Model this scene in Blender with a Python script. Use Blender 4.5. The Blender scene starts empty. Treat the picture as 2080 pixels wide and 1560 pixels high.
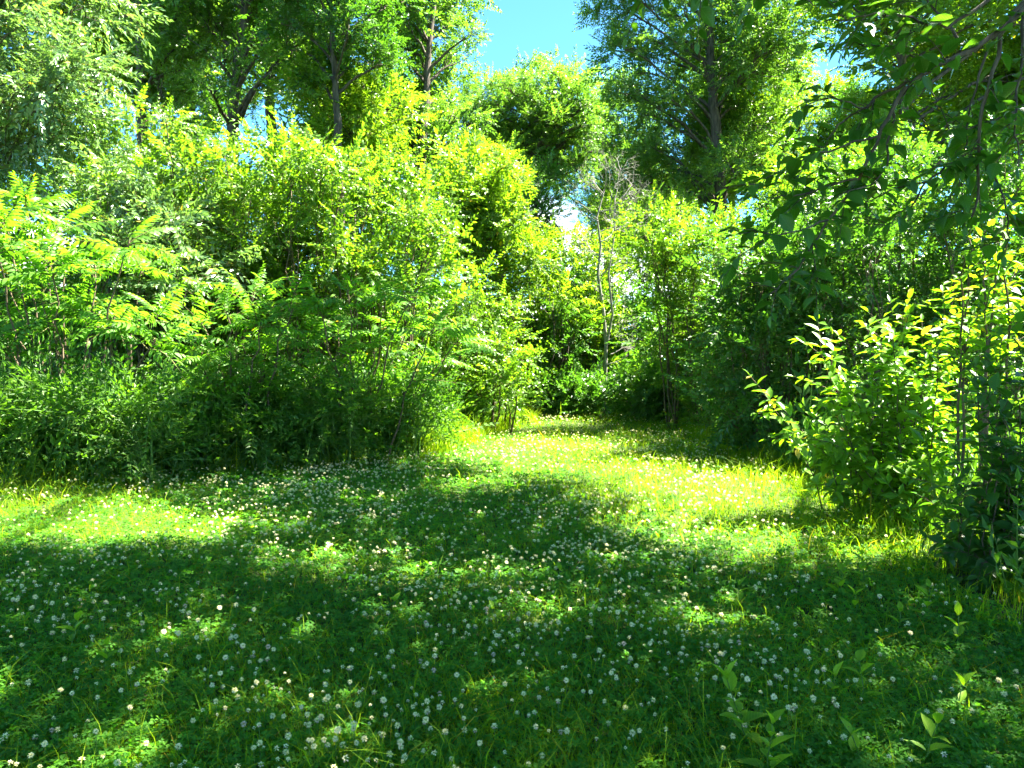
import bpy, math, random
import numpy as np
from mathutils import Vector, Matrix

# ------------------------------------------------------------------ camera, sky, sun, exposure
SC = bpy.context.scene
COL = SC.collection
F, PCX, PCY = 1560.0, 1040.0, 780.0
CAMH = 1.4
PITCH = math.atan(50 / F)

cam_d = bpy.data.cameras.new('camera')
cam = bpy.data.objects.new('camera', cam_d)
COL.objects.link(cam)
cam.location = (0, 0, CAMH)
cam.rotation_euler = (math.pi / 2 - PITCH, 0, 0)
cam_d.sensor_width = 36.0
cam_d.lens = 36.0 * F / 2080.0
cam_d.clip_end = 2000
cam_d.clip_start = 0.05
SC.camera = cam

SUN_AZ = Vector((0.95, 0.26)).normalized()      # horizontal direction towards the sun
SUN_EL = math.radians(58)
SUN_DIR = Vector((SUN_AZ.x * math.cos(SUN_EL), SUN_AZ.y * math.cos(SUN_EL), math.sin(SUN_EL)))

wd = bpy.data.worlds.new('World')
SC.world = wd
wd.use_nodes = True
nt = wd.node_tree
nt.nodes.clear()
w_out = nt.nodes.new('ShaderNodeOutputWorld')
w_bg = nt.nodes.new('ShaderNodeBackground')
w_bg.inputs['Strength'].default_value = 0.057
w_sky = nt.nodes.new('ShaderNodeTexSky')
w_sky.sky_type = 'NISHITA'
w_sky.sun_disc = False
w_sky.sun_elevation = SUN_EL
w_sky.sun_rotation = math.atan2(SUN_AZ.x, SUN_AZ.y)
w_sky.air_density = 0.57
w_sky.dust_density = 0.0
w_sky.ozone_density = 8.0
# fair-weather clouds, low over the horizon all the way round
w_tc = nt.nodes.new('ShaderNodeTexCoord')
w_map = nt.nodes.new('ShaderNodeMapping')
w_map.inputs['Scale'].default_value = (1, 1, 2.6)
w_no = nt.nodes.new('ShaderNodeTexNoise')
w_no.inputs['Scale'].default_value = 3.2
w_no.inputs['Detail'].default_value = 7
w_no.inputs['Roughness'].default_value = 0.6
w_sep = nt.nodes.new('ShaderNodeSeparateXYZ')
w_alt = nt.nodes.new('ShaderNodeMapRange')
w_alt.inputs['From Min'].default_value = 0.12
w_alt.inputs['From Max'].default_value = 0.34
w_alt.inputs['To Min'].default_value = 0.16
w_alt.inputs['To Max'].default_value = -0.22
w_add = nt.nodes.new('ShaderNodeMath')
w_add.operation = 'ADD'
w_cr = nt.nodes.new('ShaderNodeMapRange')
w_cr.inputs['From Min'].default_value = 0.60
w_cr.inputs['From Max'].default_value = 0.72
w_cr.interpolation_type = 'SMOOTHSTEP'
w_mix = nt.nodes.new('ShaderNodeMix')
w_mix.data_type = 'RGBA'
w_mix.inputs['B'].default_value = (5.5, 6.0, 6.2, 1)
L = nt.links.new
L(w_tc.outputs['Generated'], w_map.inputs['Vector'])
L(w_map.outputs['Vector'], w_no.inputs['Vector'])
L(w_tc.outputs['Generated'], w_sep.inputs['Vector'])
L(w_sep.outputs['Z'], w_alt.inputs['Value'])
L(w_no.outputs['Fac'], w_add.inputs[0])
L(w_alt.outputs['Result'], w_add.inputs[1])
L(w_add.outputs[0], w_cr.inputs['Value'])
L(w_cr.outputs['Result'], w_mix.inputs['Factor'])
w_tint = nt.nodes.new('ShaderNodeMix')            # the camera's cool white balance, the same over the whole sky
w_tint.data_type = 'RGBA'
w_tint.blend_type = 'MULTIPLY'
w_tint.inputs['Factor'].default_value = 1.0
w_tint.inputs['B'].default_value = (0.68, 1.03, 0.90, 1)
L(w_sky.outputs['Color'], w_tint.inputs['A'])
L(w_tint.outputs['Result'], w_mix.inputs['A'])
L(w_mix.outputs['Result'], w_bg.inputs['Color'])
L(w_bg.outputs['Background'], w_out.inputs['Surface'])

sun_d = bpy.data.lights.new('sun', 'SUN')
sun_d.energy = 5.0
sun_d.angle = math.radians(0.5)
sun_d.color = (1.0, 0.95, 0.84)
sun = bpy.data.objects.new('sun', sun_d)
COL.objects.link(sun)
sun.location = (20, 10, 40)
sun.rotation_euler = SUN_DIR.to_track_quat('Z', 'Y').to_euler()

SC.view_settings.view_transform = 'Standard'
SC.view_settings.look = 'None'
SC.view_settings.exposure = 3.62
SC.view_settings.gamma = 1.0
SC.view_settings.use_curve_mapping = False
SC.cycles.max_bounces = 7
SC.cycles.diffuse_bounces = 4
SC.cycles.glossy_bounces = 2
SC.cycles.transmission_bounces = 5
SC.cycles.transparent_max_bounces = 4
SC.cycles.caustics_reflective = False
SC.cycles.caustics_refractive = False
SC.cycles.sample_clamp_indirect = 4.0
SC.cycles.use_denoising = True
SC.cycles.adaptive_threshold = 0.02

# ------------------------------------------------------------------ helpers
RNG = np.random.default_rng(11)


def W(px, py, Y):
    """The point of the place seen at photo pixel (px, py), Y metres ahead."""
    u, v = (px - PCX) / F, (PCY - py) / F
    ca, sa = math.cos(PITCH), math.sin(PITCH)
    t = Y / (ca + v * sa)
    return np.array([u * t, Y, CAMH + t * (v * ca - sa)])


def G(px, py):
    """The point of the flat ground seen at photo pixel (px, py)."""
    u, v = (px - PCX) / F, (PCY - py) / F
    ca, sa = math.cos(PITCH), math.sin(PITCH)
    t = -CAMH / (v * ca - sa)
    return np.array([u * t, t * (ca + v * sa), 0.0])


def to_px(P):
    """Photo pixels of world points (n,3)."""
    P = np.atleast_2d(P)
    ca, sa = math.cos(PITCH), math.sin(PITCH)
    x, y, z = P[:, 0], P[:, 1], P[:, 2] - CAMH
    d = y * ca - z * sa
    v = y * sa + z * ca
    d = np.where(d < 0.05, 0.05, d)
    return np.stack([PCX + F * x / d, PCY - F * v / d, d], 1)


def gz(x, y):
    return 0.025 * np.sin(x * 0.9 + 0.4) * np.cos(y * 0.7) + 0.012 * np.sin(x * 2.3 + y * 1.7)


def wave(x, y, s, k=0.0):
    """Cheap smooth noise 0..1 for densities."""
    a = np.sin(x * s + 1.3 * k + 1.7 * np.sin(y * s * 0.63 + k)) * np.cos(y * s * 0.9 - k + 1.1 * np.sin(x * s * 0.51))
    b = np.sin(x * s * 2.3 - k * 2 + np.sin(y * s * 1.9)) * np.cos(y * s * 2.1 + k)
    return np.clip(0.5 + 0.36 * a + 0.2 * b, 0, 1)


def in_poly(x, y, poly):
    x, y = np.asarray(x, float), np.asarray(y, float)
    r = np.zeros(x.shape, bool)
    n = len(poly)
    for i in range(n):
        x1, y1 = poly[i]
        x2, y2 = poly[(i + 1) % n]
        c = ((y1 > y) != (y2 > y)) & (x < (x2 - x1) * (y - y1) / ((y2 - y1) or 1e-9) + x1)
        r ^= c
    return r


def unit(a):
    return a / np.maximum(np.linalg.norm(a, axis=-1, keepdims=True), 1e-9)


def mesh_np(name, V, T, mats, mi=None, smooth=False):
    me = bpy.data.meshes.new(name)
    V = np.ascontiguousarray(V, np.float32)
    T = np.ascontiguousarray(T, np.int32)
    me.vertices.add(len(V))
    me.vertices.foreach_set('co', V.ravel())
    me.loops.add(T.size)
    me.loops.foreach_set('vertex_index', T.ravel())
    me.polygons.add(len(T))
    me.polygons.foreach_set('loop_start', np.arange(0, T.size, T.shape[1], dtype=np.int32))
    for m in mats:
        me.materials.append(m)
    if mi is not None:
        me.polygons.foreach_set('material_index', np.ascontiguousarray(mi, np.int32))
    me.polygons.foreach_set('use_smooth', np.full(len(T), bool(smooth)))
    me.update(calc_edges=True)
    return me


def add(name, me, parent=None, **props):
    o = bpy.data.objects.new(name, me)
    COL.objects.link(o)
    if parent is not None:
        o.parent = parent
    for k, v in props.items():
        o[k] = v
    return o


def empty(name, loc, label, category, group=None):
    o = bpy.data.objects.new(name, None)
    o.empty_display_size = 0.1
    COL.objects.link(o)
    o.location = loc
    o['label'] = label
    o['category'] = category
    if group:
        o['group'] = group
    return o


def copy_thing(root, loc, rz, sc, label, skip=()):
    r = root.copy()
    COL.objects.link(r)
    r.location = loc
    r.rotation_euler = (0, 0, rz)
    r.scale = (sc, sc, sc)
    r['label'] = label
    for ch in root.children:
        if ch.name.split('.')[0] in skip:
            continue
        c = ch.copy()
        COL.objects.link(c)
        c.parent = r
    return r


class Acc:
    """Collects triangles."""

    def __init__(s):
        s.v, s.t, s.m, s.n = [], [], [], 0

    def add(s, V, T, mi=0):
        T = np.asarray(T)
        s.v.append(np.asarray(V, float))
        s.t.append(T + s.n)
        s.m.append(np.full(len(T), mi) if np.isscalar(mi) else np.asarray(mi))
        s.n += len(V)

    def mesh(s, name, mats, smooth=False):
        return mesh_np(name, np.concatenate(s.v), np.concatenate(s.t), mats, np.concatenate(s.m), smooth)


def tube(acc, pts, rad, sides=6, mi=0, rough=0.0, rng=None, cap=True):
    pts = np.asarray(pts, float)
    n = len(pts)
    rad = np.asarray(rad, float) if np.ndim(rad) else np.full(n, rad)
    tan = unit(np.gradient(pts, axis=0))
    ref = np.array([1.0, 0.03, 0.02]) if abs(tan[0][0]) < 0.8 else np.array([0.02, 1.0, 0.0])
    a = unit(np.cross(tan, ref))
    b = np.cross(tan, a)
    th = np.arange(sides) * 2 * math.pi / sides
    r = rad[:, None] * np.ones(sides)[None]
    if rough and rng is not None:
        r = r * (1 + rough * rng.standard_normal((n, sides)) * 0.5 + rough * np.sin(th * 3 + rng.uniform(0, 6))[None])
    ring = pts[:, None] + r[..., None] * (np.cos(th)[None, :, None] * a[:, None] + np.sin(th)[None, :, None] * b[:, None])
    V = ring.reshape(-1, 3)
    i = np.arange(n - 1)[:, None] * sides
    j = np.arange(sides)[None]
    k = (j + 1) % sides
    q = np.stack([i + j, i + k, i + sides + k, i + sides + j], -1).reshape(-1, 4)
    T = np.concatenate([q[:, [0, 1, 2]], q[:, [0, 2, 3]]])
    if cap:
        V = np.concatenate([V, pts[-1:] + tan[-1:] * rad[-1]])
        e = (n - 1) * sides
        jj = np.arange(sides)
        T = np.concatenate([T, np.stack([e + jj, e + (jj + 1) % sides, np.full(sides, n * sides)], 1)])
    acc.add(V, T, mi)


def bez(p0, p1, p2, n):
    t = np.linspace(0, 1, n)[:, None]
    return (1 - t) ** 2 * p0 + 2 * t * (1 - t) * p1 + t * t * p2


def wiggle(pts, amp, rng):
    pts = np.array(pts, float)
    n = len(pts)
    w = rng.standard_normal((n, 3)) * amp
    w[0] = 0
    w[-1] *= 0.3
    return pts + w


# ------------------------------------------------------------------ materials
def nodes(name):
    m = bpy.data.materials.new(name)
    m.use_nodes = True
    t = m.node_tree
    t.nodes.clear()
    return m, t


def leaf_mat(name, c1, c2, t1, trans=0.5, rough=0.42, spec=0.5, dry=0.0, veins=False):
    """Leaf with a glossy top, some light passing through. c1..c2: range of leaf colours, t1: colour of the light let through."""
    m, t = nodes(name)
    N, L = t.nodes.new, t.links.new
    out = N('ShaderNodeOutputMaterial')
    geo = N('ShaderNodeNewGeometry')
    oi = N('ShaderNodeObjectInfo')
    ad = N('ShaderNodeMath'); ad.operation = 'ADD'
    fr = N('ShaderNodeMath'); fr.operation = 'FRACT'
    L(geo.outputs['Random Per Island'], ad.inputs[0])
    L(oi.outputs['Random'], ad.inputs[1])
    L(ad.outputs[0], fr.inputs[0])
    no = N('ShaderNodeTexNoise')
    no.inputs['Scale'].default_value = 1.1
    no.inputs['Detail'].default_value = 2
    L(geo.outputs['Position'], no.inputs['Vector'])
    av = N('ShaderNodeMath'); av.operation = 'MULTIPLY_ADD'
    av.inputs[1].default_value = 0.6
    L(fr.outputs[0], av.inputs[0])
    sb = N('ShaderNodeMath'); sb.operation = 'MULTIPLY_ADD'
    sb.inputs[1].default_value = 1.4
    sb.inputs[2].default_value = -0.5
    L(no.outputs['Fac'], sb.inputs[0])
    L(sb.outputs[0], av.inputs[2])
    mx = N('ShaderNodeMix'); mx.data_type = 'RGBA'
    mx.inputs['A'].default_value = (*c1, 1)
    mx.inputs['B'].default_value = (*c2, 1)
    L(av.outputs[0], mx.inputs['Factor'])
    col = mx.outputs['Result']
    if dry > 0:                                    # a few yellowed leaves
        gt = N('ShaderNodeMath'); gt.operation = 'GREATER_THAN'
        gt.inputs[1].default_value = 1 - dry
        L(fr.outputs[0], gt.inputs[0])
        m2 = N('ShaderNodeMix'); m2.data_type = 'RGBA'
        m2.inputs['B'].default_value = (0.34, 0.27, 0.03, 1)
        L(gt.outputs[0], m2.inputs['Factor'])
        L(col, m2.inputs['A'])
        col = m2.outputs['Result']
    pb = N('ShaderNodeBsdfPrincipled')
    if veins:                                      # midrib, side veins and a few brown specks, along the leaf's own axes
        tc = N('ShaderNodeTexCoord')
        sx = N('ShaderNodeSeparateXYZ')
        L(tc.outputs['Object'], sx.inputs[0])
        ab = N('ShaderNodeMath'); ab.operation = 'ABSOLUTE'
        L(sx.outputs['X'], ab.inputs[0])
        mid = N('ShaderNodeMath'); mid.operation = 'LESS_THAN'; mid.inputs[1].default_value = .012
        L(ab.outputs[0], mid.inputs[0])
        sl = N('ShaderNodeMath'); sl.operation = 'MULTIPLY_ADD'; sl.inputs[1].default_value = -.9
        L(ab.outputs[0], sl.inputs[0]); L(sx.outputs['Y'], sl.inputs[2])
        md = N('ShaderNodeMath'); md.operation = 'MODULO'; md.inputs[1].default_value = .11
        L(sl.outputs[0], md.inputs[0])
        am = N('ShaderNodeMath'); am.operation = 'ABSOLUTE'; L(md.outputs[0], am.inputs[0])
        sv = N('ShaderNodeMath'); sv.operation = 'LESS_THAN'; sv.inputs[1].default_value = .012
        L(am.outputs[0], sv.inputs[0])
        vm = N('ShaderNodeMath'); vm.operation = 'MAXIMUM'
        L(mid.outputs[0], vm.inputs[0]); L(sv.outputs[0], vm.inputs[1])
        vf = N('ShaderNodeMath'); vf.operation = 'MULTIPLY'; vf.inputs[1].default_value = .35
        L(vm.outputs[0], vf.inputs[0])
        v2 = N('ShaderNodeMix'); v2.data_type = 'RGBA'
        v2.inputs['B'].default_value = (c2[0] * 1.7, c2[1] * 1.45, c2[2] * 2.2, 1)
        L(vf.outputs[0], v2.inputs['Factor']); L(col, v2.inputs['A'])
        sp_ = N('ShaderNodeTexNoise'); sp_.inputs['Scale'].default_value = 6.0; sp_.inputs['Detail'].default_value = 3
        sp_.noise_dimensions = '4D'
        L(tc.outputs['Object'], sp_.inputs['Vector']); L(oi.outputs['Random'], sp_.inputs['W'])
        sm = N('ShaderNodeMapRange'); sm.inputs['From Min'].default_value = .66; sm.inputs['From Max'].default_value = .72
        L(sp_.outputs['Fac'], sm.inputs['Value'])
        v3 = N('ShaderNodeMix'); v3.data_type = 'RGBA'; v3.inputs['B'].default_value = (.13, .10, .03, 1)
        L(sm.outputs['Result'], v3.inputs['Factor']); L(v2.outputs['Result'], v3.inputs['A'])
        col = v3.outputs['Result']
        bp = N('ShaderNodeBump'); bp.inputs['Strength'].default_value = .5; bp.inputs['Distance'].default_value = .004
        L(vm.outputs[0], bp.inputs['Height']); L(bp.outputs['Normal'], pb.inputs['Normal'])
    L(col, pb.inputs['Base Color'])
    pb.inputs['Roughness'].default_value = rough
    pb.inputs['Specular IOR Level'].default_value = spec
    tr = N('ShaderNodeBsdfTranslucent')
    tm = N('ShaderNodeMix'); tm.data_type = 'RGBA'; tm.blend_type = 'MULTIPLY'
    tm.inputs['Factor'].default_value = 1.0
    tm.inputs['B'].default_value = (*t1, 1)
    L(col, tm.inputs['A'])
    L(tm.outputs['Result'], tr.inputs['Color'])
    ms = N('ShaderNodeMixShader')
    ms.inputs[0].default_value = trans
    L(pb.outputs['BSDF'], ms.inputs[1])
    L(tr.outputs['BSDF'], ms.inputs[2])
    L(ms.outputs[0], out.inputs['Surface'])
    return m


def bark_mat(name, c1, c2, scale=9.0, bump=0.5):
    m, t = nodes(name)
    N, L = t.nodes.new, t.links.new
    out = N('ShaderNodeOutputMaterial')
    geo = N('ShaderNodeNewGeometry')
    mp = N('ShaderNodeMapping')
    mp.inputs['Scale'].default_value = (scale, scale, scale * 0.22)
    L(geo.outputs['Position'], mp.inputs['Vector'])
    no = N('ShaderNodeTexNoise')
    no.inputs['Scale'].default_value = 1.6
    no.inputs['Detail'].default_value = 8
    no.inputs['Roughness'].default_value = 0.65
    L(mp.outputs['Vector'], no.inputs['Vector'])
    cr = N('ShaderNodeMapRange')
    cr.inputs['From Min'].default_value = 0.35
    cr.inputs['From Max'].default_value = 0.65
    L(no.outputs['Fac'], cr.inputs['Value'])
    mx = N('ShaderNodeMix'); mx.data_type = 'RGBA'
    mx.inputs['A'].default_value = (*c1, 1)
    mx.inputs['B'].default_value = (*c2, 1)
    L(cr.outputs['Result'], mx.inputs['Factor'])
    pb = N('ShaderNodeBsdfPrincipled')
    pb.inputs['Roughness'].default_value = 0.88
    pb.inputs['Specular IOR Level'].default_value = 0.25
    L(mx.outputs['Result'], pb.inputs['Base Color'])
    bp = N('ShaderNodeBump')
    bp.inputs['Strength'].default_value = bump
    bp.inputs['Distance'].default_value = 0.03
    L(no.outputs['Fac'], bp.inputs['Height'])
    L(bp.outputs['Normal'], pb.inputs['Normal'])
    L(pb.outputs['BSDF'], out.inputs['Surface'])
    return m


M = {}
#                      darkest leaf           lightest leaf          let-through tint
M['ash'] = leaf_mat('ash_leaf', (0.050, 0.130, 0.020), (0.115, 0.225, 0.030), (2.0, 2.0, 0.7), 0.52, 0.36, 0.6)
M['silver'] = leaf_mat('silver_leaf', (0.075, 0.155, 0.045), (0.145, 0.245, 0.085), (1.6, 1.7, 0.6), 0.36, 0.30, 1.0, dry=0.012)
M['yellow'] = leaf_mat('light_leaf', (0.085, 0.18, 0.014), (0.15, 0.27, 0.020), (1.9, 1.8, 0.5), 0.5, 0.42, 0.5, dry=0.01)
M['dogwood'] = leaf_mat('dogwood_leaf', (0.065, 0.155, 0.014), (0.13, 0.25, 0.020), (1.9, 1.85, 0.5), 0.5, 0.38, 0.55, dry=0.006)
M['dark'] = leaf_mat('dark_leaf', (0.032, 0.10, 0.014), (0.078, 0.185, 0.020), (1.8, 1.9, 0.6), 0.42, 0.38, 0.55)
M['sumac'] = leaf_mat('sumac_leaf', (0.060, 0.17, 0.018), (0.105, 0.25, 0.024), (1.9, 1.8, 0.5), 0.5, 0.5, 0.3, dry=0.01)
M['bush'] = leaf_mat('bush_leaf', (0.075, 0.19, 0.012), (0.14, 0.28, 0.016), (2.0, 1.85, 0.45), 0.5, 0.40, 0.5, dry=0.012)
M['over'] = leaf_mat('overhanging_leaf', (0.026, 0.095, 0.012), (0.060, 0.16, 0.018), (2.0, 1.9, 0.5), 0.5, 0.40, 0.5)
M['weed'] = leaf_mat('weed_leaf', (0.035, 0.105, 0.012), (0.10, 0.22, 0.020), (1.9, 1.9, 0.5), 0.48, 0.5, 0.4)
M['seedling'] = leaf_mat('seedling_leaf', (0.12, 0.25, 0.014), (0.17, 0.31, 0.016), (1.9, 1.8, 0.5), 0.5, 0.5, 0.25)
M['grass'] = leaf_mat('grass_blade', (0.100, 0.21, 0.008), (0.235, 0.355, 0.012), (1.9, 1.8, 0.5), 0.5, 0.6, 0.15, dry=0.025)
M['clover'] = leaf_mat('clover_leaf', (0.032, 0.14, 0.016), (0.095, 0.25, 0.020), (2.0, 2.0, 0.6), 0.5, 0.6, 0.18)
M['petal'] = leaf_mat('clover_petal', (0.84, 0.77, 0.42), (0.90, 0.84, 0.52), (1.0, 1.0, 0.85), 0.40, 0.7, 0.15)
M['petal_pink'] = leaf_mat('fading_petal', (0.52, 0.36, 0.24), (0.72, 0.58, 0.46), (1.0, 0.9, 0.8), 0.35, 0.6, 0.3)
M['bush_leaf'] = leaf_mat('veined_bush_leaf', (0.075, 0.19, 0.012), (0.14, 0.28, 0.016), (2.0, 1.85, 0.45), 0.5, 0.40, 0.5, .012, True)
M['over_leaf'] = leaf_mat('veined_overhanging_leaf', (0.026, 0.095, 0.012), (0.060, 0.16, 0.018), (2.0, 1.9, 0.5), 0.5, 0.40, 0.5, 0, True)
M['seedling_leaf'] = leaf_mat('veined_seedling_leaf', (0.13, 0.27, 0.014), (0.19, 0.34, 0.018), (1.9, 1.8, 0.5), 0.5, 0.5, 0.25, 0, True)
M['bark'] = bark_mat('dark_bark', (0.035, 0.028, 0.022), (0.13, 0.105, 0.08))
M['bark_grey'] = bark_mat('dead_grey_wood', (0.13, 0.12, 0.095), (0.30, 0.285, 0.24), 14, 0.35)
M['bark_brown'] = bark_mat('brown_stem', (0.05, 0.038, 0.022), (0.15, 0.11, 0.065), 22, 0.3)
M['twig'] = bark_mat('green_twig', (0.07, 0.07, 0.025), (0.14, 0.13, 0.04), 30, 0.1)
M['stalk'] = leaf_mat('green_stalk', (0.06, 0.15, 0.02), (0.11, 0.22, 0.03), (1.5, 1.5, 0.6), 0.25, 0.5, 0.4)

# ------------------------------------------------------------------ leaf shapes (x width, y along, z up), length 1, width 1
LEAF = {
    'a': (np.array([(0, 0, 0), (-.5, .42, .10), (0, 1, -.08), (.5, .42, .10)], float),
          np.array([(0, 3, 2), (0, 2, 1)])),
    'b': (np.array([(0, 0, 0), (-.43, .28, .07), (.43, .28, .07), (-.40, .60, .03), (.40, .60, .03), (0, 1, -.16)], float),
          np.array([(0, 2, 1), (1, 2, 4), (1, 4, 3), (3, 4, 5)])),
    'v': (np.array([(0, 0, 0), (-.5, .70, .10), (0, .93, .0), (.5, .70, .10)], float),
          np.array([(0, 3, 2), (0, 2, 1)])),
}


def _rows(prof, fold, curl):
    V = [(0, 0, 0)]
    for y, w in prof:
        z = -curl * y * y
        V += [(-w, y, z + fold * w), (0, y, z - 0.01), (w, y, z + fold * w)]
    V.append((0, 1, -curl))
    n = len(prof)
    T = [(0, 2, 1), (0, 3, 2)]
    for i in range(n - 1):
        a = 1 + 3 * i
        b = a + 3
        T += [(a, a + 1, b + 1), (a, b + 1, b), (a + 1, a + 2, b + 2), (a + 1, b + 2, b + 1)]
    a = 1 + 3 * (n - 1)
    T += [(a, a + 1, 3 * n + 1), (a + 1, a + 2, 3 * n + 1)]
    return np.array(V, float), np.array(T)


LEAF['c'] = _rows([(.26, .42), (.60, .42)], .22, .18)
LEAF['d'] = _rows([(.08, .20), (.25, .44), (.45, .50), (.66, .38), (.85, .17)], .25, .22)
LEAF['e'] = _rows([(.08, .22), (.25, .45), (.45, .50), (.66, .36), (.85, .14)], .12, .40)
LEAF['f'] = _rows([(.08, .18), (.25, .42), (.45, .50), (.66, .40), (.85, .19)], .35, .08)


def frame(y, nrm):
    """Rotation matrices whose columns are x (width), y (along), z (normal)."""
    y = unit(y)
    x = unit(np.cross(y, nrm))
    z = np.cross(x, y)
    return np.stack([x, y, z], -1)


def leaf_verts(kind, P, R, ln, wd):
    V, T = LEAF[kind]
    S = V[None] * np.stack([wd, ln, ln], -1)[:, None]
    out = np.einsum('nij,nkj->nki', R, S) + P[:, None]
    k = len(V)
    TT = T[None] + (np.arange(len(P)) * k)[:, None, None]
    return out.reshape(-1, 3), TT.reshape(-1, 3)


def spray(rng, n, Ln, ll, w, ang=55, droop=0.25, kind='a', opp=False, sag=0.15):
    """One twig along +y with its leaves: verts, tris, material (0 leaf, 1 twig)."""
    i = np.arange(n)
    if opp:
        t = 0.12 + 0.85 * (i // 2) / max(1, (n - 1) // 2)
    else:
        t = 0.10 + 0.90 * i / max(1, n - 1)
    side = np.where(i % 2 == 0, 1.0, -1.0)
    P = np.stack([np.zeros(n), t * Ln, -sag * Ln * t * t], 1)
    a = np.radians(ang * (1 - 0.45 * t) + rng.uniform(-14, 14, n))
    a[-1] *= 0.2
    D = np.stack([side * np.sin(a), np.cos(a), -droop + rng.uniform(-.3, .25, n)], 1)
    Nn = np.stack([rng.normal(0, .35, n), rng.normal(0, .3, n), np.ones(n)], 1)
    ln = ll * rng.uniform(.72, 1.15, n) * (1.08 - 0.3 * t)
    V, T = leaf_verts(kind, P, frame(D, Nn), ln, ln * w * rng.uniform(.85, 1.15, n))
    acc = Acc()
    acc.add(V, T, 0)
    r = 0.012 * Ln
    tv = np.array([(r, 0, 0), (-r * .5, 0, r * .8), (-r * .5, 0, -r * .8), (0, Ln, -sag * Ln)])
    acc.add(tv, [(0, 1, 3), (1, 2, 3), (2, 0, 3)], 1)
    return np.concatenate(acc.v), np.concatenate(acc.t), np.concatenate(acc.m)


def sprays_mesh(acc, tpl, P, D, sc, rng, tilt=0.45):
    n = len(P)
    var = rng.integers(0, len(tpl), n)
    Nn = np.array([0, 0, 1.0])[None] + rng.normal(0, tilt, (n, 3))
    R = frame(D, Nn)
    for v in range(len(tpl)):
        ix = np.where(var == v)[0]
        if not len(ix):
            continue
        V, T, mi = tpl[v]
        o = np.einsum('nij,kj->nki', R[ix], V) * sc[ix][:, None, None] + P[ix][:, None]
        k = len(V)
        TT = (T[None] + (np.arange(len(ix)) * k)[:, None, None]).reshape(-1, 3)
        acc.add(o.reshape(-1, 3), TT, np.tile(mi, len(ix)))


def species(seed, mat, n, Ln, ll, w, ang=55, droop=.25, kind='a', opp=False, bark='bark', twig='twig', variants=7, sag=.15):
    r = np.random.default_rng(seed)
    return dict(tpl=[spray(r, n + int(r.integers(-2, 3)), Ln * r.uniform(.8, 1.2), ll, w, ang, droop, kind, opp, sag) for _ in range(variants)],
                mat=M[mat], bark=M[bark], twig=M[twig], ll=ll)


SP = {
    'ash': species(1, 'ash', 11, .50, .150, .46, 62, .35),
    'silver': species(2, 'silver', 12, .46, .125, .44, 50, .55, sag=.4),
    'yellow': species(3, 'yellow', 11, .46, .145, .46, 62, .30),
    'dogwood': species(4, 'dogwood', 12, .40, .088, .50, 55, .15, 'b', True, 'bark_brown'),
    'dogwood_far': species(5, 'dogwood', 12, .44, .100, .46, 55, .15, 'a', True, 'bark_brown'),
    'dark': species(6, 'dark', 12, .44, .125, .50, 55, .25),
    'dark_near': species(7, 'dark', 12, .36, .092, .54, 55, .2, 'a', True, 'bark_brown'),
    'maple': species(8, 'yellow', 10, .46, .160, .62, 60, .30),
    'overhead': species(9, 'over', 8, .42, .190, .66, 55, .30),
    'bush': species(10, 'bush', 11, .34, .085, .44, 55, .15, 'c', True, 'bark_brown'),
    'weed': species(12, 'weed', 12, .50, .095, .40, 60, .1, 'a', True, 'stalk', 'stalk'),
}


# ------------------------------------------------------------------ plants
def poly_lobes(rng, poly, Y, dY, rpx, n, sep=0.8, clear=None):
    xs = [p[0] for p in poly]
    ys = [p[1] for p in poly]
    out, keep, tries = [], [], 0
    while len(out) < n and tries < 6000:
        tries += 1
        p = (rng.uniform(min(xs), max(xs)), rng.uniform(min(ys), max(ys)))
        if not in_poly(p[0], p[1], poly):
            continue
        lim = sep * rpx * (1.0 if tries < 2000 else 0.6)
        if any((p[0] - q[0]) ** 2 + (p[1] - q[1]) ** 2 < lim * lim for q in keep):
            continue
        keep.append(p)
        y = Y + rng.uniform(-dY, dY)
        if clear is not None and abs(p[0] - clear) < 42:      # leave the trunk in view
            y = Y + rng.uniform(1.2, 1.2 + dY)
        out.append((W(p[0], p[1], y), rpx * y / F * rng.uniform(.6, 1.3)))
    return out


def crown_points(rng, lobes, dens, sp, clump=0.33, m=9):
    """Positions, directions and scales of sprays, and the clump centres of each lobe."""
    Ps, Ds, cl = [], [], []
    for c, r in lobes:
        nc = max(3, int(dens * r * r / m))
        d = unit(rng.standard_normal((nc, 3)))
        d[:, 2] = np.where(d[:, 2] < -.35, -d[:, 2], d[:, 2])
        rr = r * rng.uniform(.12, 1, nc) ** 0.45
        cc = c + d * rr[:, None] * np.array([1, 1, .85])
        cl.append(cc)
        k = rng.integers(int(m * .6), int(m * 1.4) + 1, nc)
        idx = np.repeat(np.arange(nc), k)
        p = cc[idx] + rng.standard_normal((len(idx), 3)) * clump * r ** 0.3 * np.array([.6, .6, .42])
        o = unit(p - c)
        D = unit(o * .8 + rng.standard_normal((len(idx), 3)) * .55 + np.array([0, 0, .05]))
        Ps.append(p)
        Ds.append(D)
    return np.concatenate(Ps), np.concatenate(Ds), cl


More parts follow.
